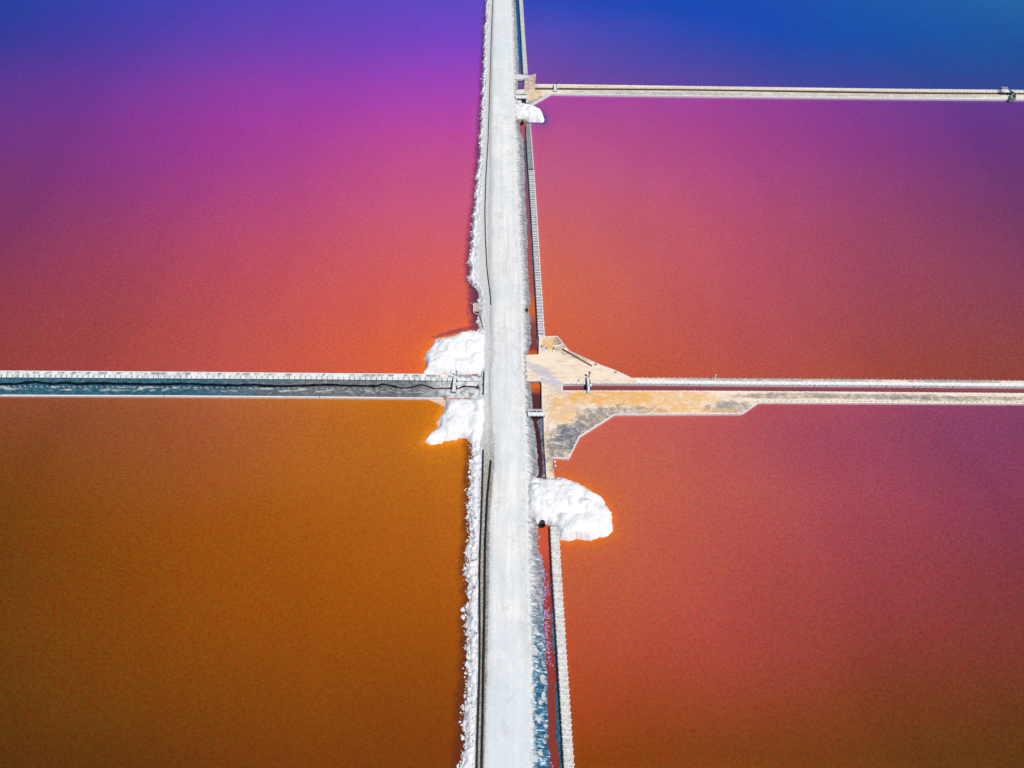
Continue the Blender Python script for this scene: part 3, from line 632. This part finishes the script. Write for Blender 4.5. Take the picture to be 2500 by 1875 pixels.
salt_pile('salt_heap', 'lumpy white salt heap above the left cross levee, beside the road', HEAP_LU, 2.0, 19, 3)
salt_pile('salt_heap', 'white salt heap below the left cross levee with a tongue reaching into orange water', HEAP_LL, 1.8, 17, 8)
salt_pile('salt_heap', 'largest white salt heap, rounded, bulging right over the channel into red water', HEAP_LR, 2.0, 22, 5, right=right_g)
salt_pile('salt_heap', 'small white salt heap near the far sluice bridge at top', HEAP_T, 1.9, 15, 21, res=.2, right=right_g)

# ================================================================== SALT CRUST ALONG THE LEFT SHORE
def chunk_mesh(k):
    bm = bmesh.new(); bmesh.ops.create_icosphere(bm, subdivisions=1, radius=.5); rg = np.random.default_rng(100+k)
    sx = rg.uniform(.7, 1.5, 3); sx[2] *= .7
    for v in bm.verts:
        v.co *= rg.uniform(.7, 1.25); v.co.x *= sx[0]; v.co.y *= sx[1]; v.co.z *= sx[2]
    me = bpy.data.meshes.new('salt_chunk'); bm.to_mesh(me); bm.free(); me.materials.append(CRUST); return me
CHUNKS = [chunk_mesh(k) for k in range(9)]
L0w = PL(L0, 0); L0w = L0w[np.argsort(L0w[:, 1])]
def crust(label, ya, yb, n, nstuff, big, wfun):
    rows = np.arange(ya, yb, .22); lx_ = np.interp(rows, L0w[:, 1], L0w[:, 0])
    base = np.stack([lx_, rows, 0*rows], 1)
    def dsp(X, Y, B):
        e = np.sin(np.pi*np.clip(B/2, 0, 1)); lump = np.abs(fbm(X*.7, Y*.7, 5))+.4*np.abs(fbm(X*2, Y*2, 3))
        return (e*(.16+.75*lump)-.10*(1-e), (.95*fbm(X*.2, Y*.6, 5)+.7*fbm(X*.1+7, Y*1.7, 4))*(1-B/2*.6))
    wd = wfun(rows)
    a, b, c = base.copy(), base.copy(), base.copy()
    a[:, 0] -= .35; a[:, 2] = -.25; b[:, 0] += wd*.5; b[:, 2] = .45; c[:, 0] += wd; c[:, 2] = .62
    t = thing('salt_crust', label, 'salt crust', (lx_[0], ya, 0))
    loft('crust', [a, b, c], rows, [6, 6], CRUST, disp=dsp, parent=t)
    def spot(small):
        y = RNG.uniform(ya, yb); x = np.interp(y, L0w[:, 1], L0w[:, 0]); wdt = float(wfun(np.array([y]))[0])
        s_ = (RNG.uniform(.12, .26) if small else float(np.clip(RNG.lognormal(math.log(big), .4), .2, 1.3)))
        off = max(-.55, .40-RNG.exponential(.34)) if RNG.random() < .7 else RNG.uniform(0, wdt)
        x += off+.95*fbm(np.array([x*.2]), np.array([y*.6]), 5)[0]+.7*fbm(np.array([x*.1+7]), np.array([y*1.7]), 4)[0]
        zz = -.02 if off < .1 else .35+.12*off
        return x, y, zz, s_
    for _ in range(n):
        x, y, zz, s_ = spot(False)
        o = bpy.data.objects.new('salt_chunk', random.choice(CHUNKS)); o.location = (x, y, zz+s_*.12)
        o.scale = (s_*RNG.uniform(.8, 1.3), s_*RNG.uniform(.8, 1.4), s_); o.rotation_euler = (RNG.uniform(-.4, .4), RNG.uniform(-.4, .4), RNG.uniform(0, 6.3)); link(o, t)
    v, f = [], []
    for _ in range(nstuff):
        x, y, zz, s_ = spot(True); me = random.choice(CHUNKS); k = len(v); ca = RNG.uniform(0, 6.3)
        for q in me.vertices:
            v.append((x+s_*(q.co.x*math.cos(ca)-q.co.y*math.sin(ca)), y+s_*(q.co.x*math.sin(ca)+q.co.y*math.cos(ca)), zz+s_*q.co.z))
        f += [[i+k for i in p.vertices] for p in me.polygons]
    o = mesh_obj('salt_rubble', v, f, CRUST, t); o['kind'] = 'stuff'
    return t
crust('jagged white salt crust on the left shore of the causeway above the salt heaps', P(1148, 700)[1], P(1189, 0)[1]+8, 170, 700, .30, lambda y: np.interp(y, [120, 190, 290], [1.0, .62, .48]))
crust('thick blocky white salt crust on the left shore of the causeway at the bottom', 12.0, P(1148, 1072)[1], 280, 900, .38, lambda y: np.interp(y, [10, 45, 65], [1.9, 2.0, 1.8]))

# flakes of salt afloat in the lower channel
v, f = [], []
for (ya, yb, n) in [(1395, 1430, 30), (1430, 1455, 55), (1455, 1488, 14), (1488, 1512, 60), (1516, 1560, 85), (1564, 1596, 50), (1600, 1625, 14), (1290, 1400, 50), (1860, 1876, 8)]:
    for _ in range(n):
        py = RNG.uniform(ya, yb); c0 = np.interp(py, [p[1] for p in C0], [p[0] for p in C0]); c1_ = np.interp(py, [p[1] for p in C1], [p[0] for p in C1])
        u = abs(RNG.normal(0, .38)); u = u if py > 1400 else RNG.choice([0.06, .94])+RNG.normal(0, .05)
        if not 0 <= u <= .95: continue
        x, y, _z = P(c0+(c1_-c0)*u, py, -.25); s_ = RNG.uniform(.06, .16); k = len(v); n_s = 5; ph = RNG.uniform(0, 6)
        for q in range(n_s): v.append((x+s_*math.cos(ph+q*1.257)*RNG.uniform(.6, 1.1), y+s_*math.sin(ph+q*1.257)*RNG.uniform(.6, 1.2), -.225))
        v.append((x, y, -.17))
        f += [(k+q, k+(q+1) % n_s, k+n_s) for q in range(n_s)]
o = mesh_obj('salt_flakes', v, f, FLAKE); o['kind'] = 'stuff'; tag(o, 'pale violet flakes of salt drifting in the red channel right of the road', 'salt flakes')

# ================================================================== CRIB WALLS (two plank faces, ties across, fill between)
def crib(label, py0, py1, z, fill_mat, drop, step, tie_mat, posts=True, tie_w=.13, over=.12, noties=False):
    ys = np.arange(P(1300, py1, z)[1], P(1300, py0, z)[1], .6)
    a = PL(W0, z); b = PL(W1, z); a = a[np.argsort(a[:, 1])]; b = b[np.argsort(b[:, 1])]
    xa = np.interp(ys, a[:, 1], a[:, 0]); xb = np.interp(ys, b[:, 1], b[:, 0])
    t = thing('crib_wall', label, 'retaining wall', (xa[0], ys[0], 0), 'crib walls right of the channel')
    def strip(name, xc, wd, zt, zb, mat):
        v = []
        for x, y in zip(xc, ys): v += [(x-wd/2, y, zb), (x-wd/2, y, zt), (x+wd/2, y, zt), (x+wd/2, y, zb)]
        f = []
        for i in range(len(ys)-1):
            for k in range(3): q = i*4+k; f.append((q, q+1, q+5, q+4))
        n = (len(ys)-1)*4; f += [(0, 1, 2, 3), (n+3, n+2, n+1, n)]
        return mesh_obj(name, v, f, mat, t)
    strip('plank_face', xa, .14, z, -.9, WOODG if drop < .3 else WOODW); strip('plank_face', xb, .14, z, -.9, WOODW)
    rr = np.stack([xa, ys, 0*ys+z-drop], 1); r2 = np.stack([xb, ys, 0*ys+z-drop], 1)
    loft('fill', [rr, r2], np.arange(ys[0], ys[-1], .3), [6], fill_mat, disp=lambda X, Y, B: .10*fbm(X*2, Y*2), parent=t)
    if not noties:
        for y in np.arange(ys[0]+.2, ys[-1], step):
            y += RNG.normal(0, .10); p0, p1 = np.interp(y, ys, xa), np.interp(y, ys, xb)
            o = beam('tie', (p0-over*.5, y, z+.05), (p1+over*2, y+RNG.normal(0, .08), z+.05), tie_w, .12, tie_mat, t)
            if posts: box('post', (p1+.13, y, z*.5-.1+.1), (.17, .17, z+.5), WOODW, t, kind='post')
            if posts: box('post', (p0-.13, y+.05, z*.5-.1), (.15, .15, z+.35), WOODG, t, kind='post')
    return t
crib('far crib wall of close rungs beside the blue channel at the top of the picture', -30, 180, .65, FILLW, .22, 1.0, WOODW)
crib('short grey filled crib wall just below the small salt heap', 300, 412, .65, FILLD, .06, .9, WOODG, tie_w=.08)
crib('long ladder-like crib wall with dark gaps between white ties above the sandy pad', 412, 822, .65, FILLM, .22, 1.0, WOODW, tie_w=.20)
crib('bottom crib wall with speckled pale fill and white ties beside the red channel', 1284, 1900, .65, FILLW, .09, .9, WOODW, tie_w=.13)

# ================================================================== WALLS OF THE CROSS LEVEES
def out_r(p): return p+[(320, p[-1][1], p[-1][2])]
def out_l(p): return [(-320, p[0][1], p[0][2])]+p
wp = lambda pts, z: list(map(tuple, PL(pts, z)))
rail_wall('plank_wall', 'low plank wall with white posts along the north side of the right cross levee', out_r(wp(RN[6:], .58)), .58, WOODG, post_mat=WOODW, height=1.6)
rail_wall('plank_wall', 'white edging with posts round the upper edge of the sandy pad', wp(RN[:7], .60), .60, WOODW, 1.9, WOODW, 1.7, .2)
rail_wall('plank_wall', 'plank wall with posts on the lower bank of the right cross channel', out_r(wp(RS, .56)), .56, WOODW, 1.22, WOODW, 1.5, .16)
rail_wall('plank_wall', 'plank edging with stubby posts on the lower side of the right cross levee', out_r(wp(RE, .56)), .56, WOODW, 1.22, WOODG, 1.2, .2, post_r=.17, off=.2)
rail_wall('plank_wall', 'bright white boards bounding the grey lower corner of the sandy pad', wp(RE0, .58), .58, WOODW, 3.0, WOODW, 1.2, .2, post_r=.18)
rail_wall('plank_wall', 'white plank wall round the closed left end of the right cross channel', wp([(1440,935),(1372,935),(1372,954)], .58), .58, WOODW, 1.3, WOODW, 1.5, .35)
# white slabs on the north berm
t = thing('slab_path', 'row of white slabs laid along the berm north of the right cross channel', 'slab path', P(1553, 935, ZP))
q = PL([(1553,932.2),(1800,934.6),(2140,936.8),(2500,939.6)], ZP); q = np.vstack([q, (250, q[-1][1], ZP)])
rs = resample(q, 1.22)
for i in range(len(rs)-1):
    a, b = rs[i], rs[i+1]; c = (a+b)/2
    box('slab', (c[0], c[1], ZP+.05+RNG.uniform(-.015, .015)), (1.17, .78+RNG.uniform(-.05, .05), .12), SLABM, t, rz=RNG.normal(0, .015))
rail_wall('plank_wall', 'plank wall along the north bank of the right cross channel, under the white slabs', out_r(wp([(1440,935.3),(1553,935.6)]+RB[2:], .52)), .52, WOODW, 1.22, WOODG, 1.4, .14, post_up=.1)
rail_wall('plank_wall', 'plank wall with posts on the north side of the far cross levee', out_r(wp(TN, .60)), .60, WOODW, 1.22, WOODW, 1.7, .3)
rail_wall('plank_wall', 'plank wall with posts along the far cross channel', out_r(wp(TB, .52)), .52, WOODG, 1.22, TANC, 1.5, .15)
rail_wall('plank_wall', 'pale edging board on the near side of the far cross levee', out_r(wp([(1291,258.6)]+TE, .58)), .58, WOODW, 2.44, WOODW, 1.2, .3, post_r=.14)
rail_wall('plank_wall', 'leaning pale board at the end of the far pad', wp([(1308,180),(1304.7,205)], 0.8), 0.8, WOODP, 3, WOODP, 1.6, .2)
rail_wall('plank_wall', 'thin white plank wall along the upper side of the left cross levee', out_l(wp(LN[:5], .58)), .58, WOODW, 2.44, WOODW, 1.6, .22, post_r=.12, post_up=.1)
rail_wall('plank_wall', 'bright white plank wall along the lower side of the left cross levee', out_l(wp(LS[:4], .5)), .5, WHITEM, 2.44, WHITEM, 1.2, .30, post_r=.12, post_up=.05)
def post_row(label, pts, z, mat, h, r, ties=False):
    q = resample(np.array(pts), 1.22); q = q[np.abs(q[:, 0]) < 125]; t = thing('post_row', label, 'posts', (q[0][0], q[0][1], z-h))
    for p in q:
        o = box('post', (p[0], p[1]-.02, z-h/2), (r, r, h), mat, t, kind='post'); o.rotation_euler = (RNG.normal(0, .05), RNG.normal(0, .05), 0)
        if ties: beam('tie', (p[0]-.18, p[1]+.85, z+.02), (p[0]+.06, p[1], z+.02), .08, .08, WOODD, t)
    return t
post_row('row of posts with dark tie rods along the chalky berm of the left cross levee', out_l(wp(LB[:5], .62)), .64, WOODG, 1.0, .12, True)
post_row('row of stubby posts beside the black trickle in the left cross levee', out_l(wp(LP[:4], .4)), .45, WOODW, .8, .17)

# ================================================================== PIPES
bz = 1.17
up = [(1204,-30),(1203,0),(1199,105),(1196,211),(1191.5,350),(1186.5,435),(1184,520),(1185.5,583),(1189,655),(1192,681),(1197,721),(1198.3,744)]
tag(tube('pipe', resample(PL(up, bz), 2), .11, BLACK), 'thin black hose running up the causeway beside the road to the top', 'pipe')
p1_ = [(1180,1098),(1179,1140),(1178,1180),(1176,1240),(1174,1300),(1172,1350),(1171,1400),(1171,1450),(1171.5,1520),(1171.5,1600),(1170.5,1650),(1168.5,1720),(1166,1800),(1164,1875),(1163,1930)]
p2_ = [(1198,1124),(1195,1160),(1190,1210),(1187,1270),(1184.5,1330),(1183.5,1400),(1183,1480),(1181.5,1560),(1180,1640),(1179,1720),(1177.5,1800),(1176,1875),(1175.5,1930)]
tag(tube('pipe', resample(PL(p1_, bz), 2), .14, BLACK), 'black pipe nearest the salt crust, left of a twin at the bottom', 'pipe')
tag(tube('pipe', resample(PL(p2_, bz+.05), 2), .19, BLACK), 'thicker black pipe nearest the road, right of its twin at the bottom', 'pipe')
tag(tube('pipe', [P(1373,852,.68), P(1445,893,.68)], .16, WOODB), 'rust brown pipe lying across the upper edge of the sandy pad', 'pipe')
tag(tube('pipe', [P(1170.5,757,.75), P(1176,780,1.0), P(1181,803,1.15)], .11, WOODP), 'thin pinkish pipe from the little jetty to the salt heap', 'pipe')

# ================================================================== BRIDGES, SLUICES, CULVERTS
def bridge(name, label, x0, x1, yd0, yd1, yr, z, rail_h, boards):
    a, b = P(x0, yd1, z), P(x1, yd1, z); c = P(x0, yd0, z); t = thing(name, label, 'bridge', ((a[0]+b[0])/2, (a[1]+c[1])/2, 0))
    L = b[0]-a[0]; W = c[1]-a[1]; yc = (a[1]+c[1])/2
    for i in range(boards):
        box('deck_board', (a[0]+L/2, a[1]+W*(i+.5)/boards, z+RNG.uniform(-.01, .01)), (L, W/boards*.94, .12), WHITEM, t)
    for s_ in (-1, 1): box('girder', (a[0]+L/2, yc+s_*W*.38, z-.2), (L*.98, .14, .26), WOODG, t)
    n = 5
    for i in range(n):
        box('post', (a[0]+L*(.03+.94*i/(n-1)), c[1]+.08, z+rail_h/2-.1), (.12, .12, rail_h+.3), WHITEM, t, kind='post')
    for h in (rail_h, rail_h*.52): box('rail', (a[0]+L/2, c[1]+.08, z+h), (L*1.02, .09, .12), WHITEM, t)
    for i in range(n): box('post', (a[0]+L*(.03+.94*i/(n-1)), a[1]-.05, z+.10), (.10, .10, .4), STEEL, t, kind='post')
    for x in (a[0]+.12, b[0]-.12): box('abutment', (x, yc, z/2-.5), (.4, W*1.1, z+.6), CONC, t)
    return t
bridge('footbridge', 'white footbridge with railing over the dark channel beside the sandy pad', 1289, 1331, 1007, 1015.5, 999, 1.25, 1.0, 4)
bridge('footbridge', 'far white footbridge with railing beyond the small salt heap', 1259, 1287, 233, 240.5, 228, 1.25, 1.0, 4)
def walkway(label, xc, w_px, y0, y1, z, far_post=True, dark=STEEL):
    a, b = P(xc, y1, z), P(xc, y0, z); wd = P(xc+w_px, y1, z)[0]-a[0]
    t = thing('sluice_gate', label, 'sluice', (a[0], a[1], 0)); L = b[1]-a[1]; n = max(3, int(L/.35))
    for i in range(n): box('deck_board', (a[0], a[1]+L*(i+.5)/n, z), (wd, L/n*.93, .10), WHITEM, t)
    for s_ in (-1, 1):
        box('beam', (a[0]+s_*(wd*.5+.06), a[1]+L/2, z-.05), (.12, L, .2), dark, t)
        box('gate_leaf', (a[0]+s_*(wd*.5+.22), a[1]+L*.45, .1), (.14, L*.7, 1.4), WOODD, t)
    if far_post:
        gp = box('gear_post', (a[0]+wd*.75, b[1]+.3, z+.4), (.28, .28, 1.4), dark, t, kind='post')
        sub(box('hand_wheel', (a[0]+wd*.75, b[1]+.3, z+1.15), (.6, .6, .08), dark, None, kind='wheel'), gp)
        box('gear_box', (a[0]+wd*1.0, a[1]+L*.35, z+.15), (.5, .45, .5), WHITEM, t)
    box('apron', (a[0], a[1]-.25, z-.03), (wd*1.9, .6, .14), CONC, t)
    return t
walkway('white plank sluice gate with dark posts across the right cross channel', 1438, 4.8, 920, 954, .95)
walkway('small sluice gate with blue post across the far cross channel', 1355.5, 5.5, 206, 219.5, .95)
walkway('weathered pale sluice gate across the left cross levee near the salt heaps', 1108.5, 6, 917, 951, 1.05, True, WOODG)
# corner sluice at the end of the far levee
t = thing('sluice_gate', 'sluice gate with slanting braces on the far levee at the right edge', 'sluice', P(2458, 232, 0))
c = P(2455, 222, 1.6); box('deck', (c[0], c[1], 1.6), (2.4, 1.7, .16), WHITEM, t)
for dx in (-1.05, 1.05):
    for dy in (-.7, .7): box('post', (c[0]+dx, c[1]+dy, .7), (.18, .18, 3.2), STEEL, t, kind='post')
for k in range(3): box('deck_board', (c[0]+.5, c[1]+1.2+k*.5, 1.7), (2.0, .3, .12), WOODG, t)
beam('brace', P(2464, 219, 1.9), P(2475, 230, 1.2), .16, .2, STEEL, t); beam('brace', P(2467, 221, 1.9), P(2478, 229, 1.2), .16, .2, STEEL, t)
box('gate_leaf', (P(2466, 229, .6)[0], P(2466, 229, .6)[1], .7), (1.6, 1.9, 1.0), WOODD, t, rz=-.5)
for (xa, ya, xb, yb) in [(2470,232,2466,243),(2479,229,2478,241),(2466,243,2478,244)]: beam('basin_wall', P(xa, ya, .95), P(xb, yb, .95), .22, 1.2, WOODG, t)
# culverts
def culvert(label, px, py, z, wd, ht, head):
    x, y, _ = P(px, py, z); t = thing('culvert', label, 'culvert', (x, y, 0))
    bm = bmesh.new(); seg = 14
    ro, ri = .5, .4
    ring = [[bm.verts.new((wd*r*math.cos(2*math.pi*k/seg), yy, ht*r*math.sin(2*math.pi*k/seg))) for k in range(seg)] for r, yy in ((ro, -.5), (ro, 1.6), (ri, -.5), (ri, 1.5))]
    for k in range(seg):
        j = (k+1) % seg
        bm.faces.new((ring[0][k], ring[0][j], ring[1][j], ring[1][k])); bm.faces.new((ring[2][j], ring[2][k], ring[3][k], ring[3][j])); bm.faces.new((ring[0][j], ring[0][k], ring[2][k], ring[2][j]))
    bm.faces.new(ring[3])
    me = bpy.data.meshes.new('pipe'); bm.to_mesh(me); bm.free(); me.materials.append(BLACK)
    o = bpy.data.objects.new('pipe', me); o.location = (x, y, z); o.rotation_euler = (-.5, 0, 0); link(o, t)
    if head: box('headwall', (x-.1, y+.75, z+.1), (head, .35, 1.3), TANC, t)
    return t
culvert('black culvert mouth under the foot of the largest salt heap', 1325, 1279, .5, 1.0, 1.1, 0)
culvert('black culvert mouth in a tan headwall below the small salt heap', 1275.5, 299, .5, .95, 1.1, 2.4)
culvert('dark culvert mouth notched into the slope above the wide part of the channel', 1285, 758, .35, .8, .8, 0)
# headwall by the left junction, its shadow slot built as a dark board
t = thing('headwall', 'headwall with a painted dark shadow slot at the road end of the left cross levee', 'headwall', P(1179, 958, 0))
a, b = P(1179, 962, 1.2), P(1179.5, 906, 1.2)
box('shadow_slot_board', (a[0]+.1, (a[1]+b[1])/2, .75), (.16, b[1]-a[1], 1.1), WOODD, t); box('coping', (a[0]+.32, (a[1]+b[1])/2, .95), (.18, (b[1]-a[1])*.98, .7), CONC, t)
# little jetty on the left shore
t = thing('jetty', 'little jetty of pale boards with bent white rail on the left shore', 'jetty', P(1162, 752, 0))
c = P(1162, 750, .7)
for k in range(4): box('deck_board', (c[0]-.5+k*.36, c[1], .7), (.33, 2.9, .1), WOODP, t)
for (dx, dy) in ((-.7, -1.3), (.7, -1.3), (-.7, 1.3), (.7, 1.3)): box('post', (c[0]+dx, c[1]+dy, .2), (.15, .15, 1.4), WOODG, t, kind='post')
tube('rail', [P(1149,739,.9), P(1155.6,745,.9), P(1155.6,762,.9), P(1170.5,769,.9)], .07, WHITEM, t)
for yy in (737, 740, 743, 752, 754.5, 757): beam('rung', P(1167.5, yy, .95), P(1181, yy-.6, 1.25), .14, .1, WOODW, t)
# plank debris on the pad and by the wall
def single(name, label, cat, a, b, wd, ht, mat, group=None):
    o = beam(name, a, b, wd, ht, mat); return tag(o, label, cat, group)
PLK = [(1353,846,1368,843.5,WOODW,'white plank topmost of the pile on the sandy pad'), (1358,849.5,1371,847.5,WOODP,'pinkish plank second from top of the pile on the sandy pad'),
       (1353,852.5,1372,850.5,WOODP,'long tan plank in the middle of the pile on the sandy pad'), (1349.5,857,1356,855.5,WOODW,'short white plank at the lower left of the plank pile'), (1355,855.5,1366,854,TANC,'tan plank lowest of the pile on the sandy pad')]
for xa, ya, xb, yb, mt, lb in PLK: single('plank', lb, 'plank', P(xa, ya, .62), P(xb, yb, .62), .34, .16, mt, 'planks piled on the sandy pad')
c = P(1329, 853.5, .55); o = box('slab', (c[0], c[1], .58), (.95, 1.35, .16), CONC, None, rz=.28); tag(o, 'pale square slab lying at the upper corner of the sandy pad', 'slab')
single('plank', 'white plank afloat beside the walkway below the sandy pad, upper one', 'plank', P(1353.5,1125,.1), P(1355.5,1129,.1), .3, .2, WHITEM)
single('plank', 'white plank stub at the water below the sandy pad, lower one', 'plank', P(1354,1138,.15), P(1358,1137,.15), .3, .2, WHITEM)
single('plank', 'white brace board across the lower tip of the sandy pad', 'plank', P(1379,1117,.66), P(1391,1108,.66), .12, .12, WHITEM)
x, y, _ = P(1745.5, 924, .5); tag(box('mooring_post', (x, y+.15, .8), (.3, .3, 1.9), WHITEM, None, kind='post'), 'lone white post standing at the wall in the right cross levee', 'post')
o = tag(ngon('concrete_ramp', pw([(1253,184),(1262,181.5),(1280,182.5),(1293,183.5),(1285,189),(1270,193),(1254,193)], .85), CONC, depth=.7), 'pale ramp slab by the road at the end of the blue channel', 'ramp')
o = tag(ngon('concrete_slab', pw([(1262,244),(1273,244),(1274,257),(1262,257)], .55), CONC, depth=.6), 'pale slab beside the channel below the far footbridge', 'slab')
o = tag(ngon('sand_bar', [(x, y, .06) for x, y, _ in PL([(1040,973),(1081,973),(1089,980),(1090,995),(1080,991),(1062,983)], .06)], plain('sandbar_sand', (.70,.52,.38), .2, 1.2), depth=.4), 'tan sand bar in the corner of the orange pond under the left levee', 'sand bar')
# little plants
def shrub(px, py, s_, label):
    x, y, z = P(px, py, .52); bm = bmesh.new(); rg = np.random.default_rng(int(px*7+py))
    for _ in range(46):
        d = Vector(rg.normal(0, 1, 3)); d.z = abs(d.z)*.7; d.normalize(); p = d*s_*rg.uniform(.3, 1); q = Vector(rg.normal(0, 1, 3)).normalized()*s_*.3; r = d.cross(q).normalized()*s_*.16
        vv = [bm.verts.new(p-q*.5), bm.verts.new(p+r), bm.verts.new(p+q*.5), bm.verts.new(p-r)]; bm.faces.new(vv)
    t = thing('shrub', label, 'shrub', (x, y, .5), 'small shrubs on the sandy pad')
    me = bpy.data.meshes.new('foliage'); bm.to_mesh(me); bm.free(); me.materials.append(LEAF); o = bpy.data.objects.new('foliage', me); o.location = (x, y, .52); link(o, t)
    tube('stem', [(x, y, .48), (x+.02, y, .52+s_*.6)], .03, WOODB, t, 5)
shrub(1323, 846.5, .42, 'small green shrub above the pale slab on the sandy pad')
shrub(1333, 851, .42, 'small green shrub right of the pale slab on the sandy pad')
shrub(1351, 850.5, .40, 'small green shrub left of the plank pile')
shrub(1454, 890, .38, 'small green shrub at the pad edge just right of the rust brown pipe')
shrub(1503, 909.5, .38, 'small green shrub on the pad edge nearest the right cross levee')
shrub(1413, 929, .3, 'tiny green shrub left of the white plank sluice gate')
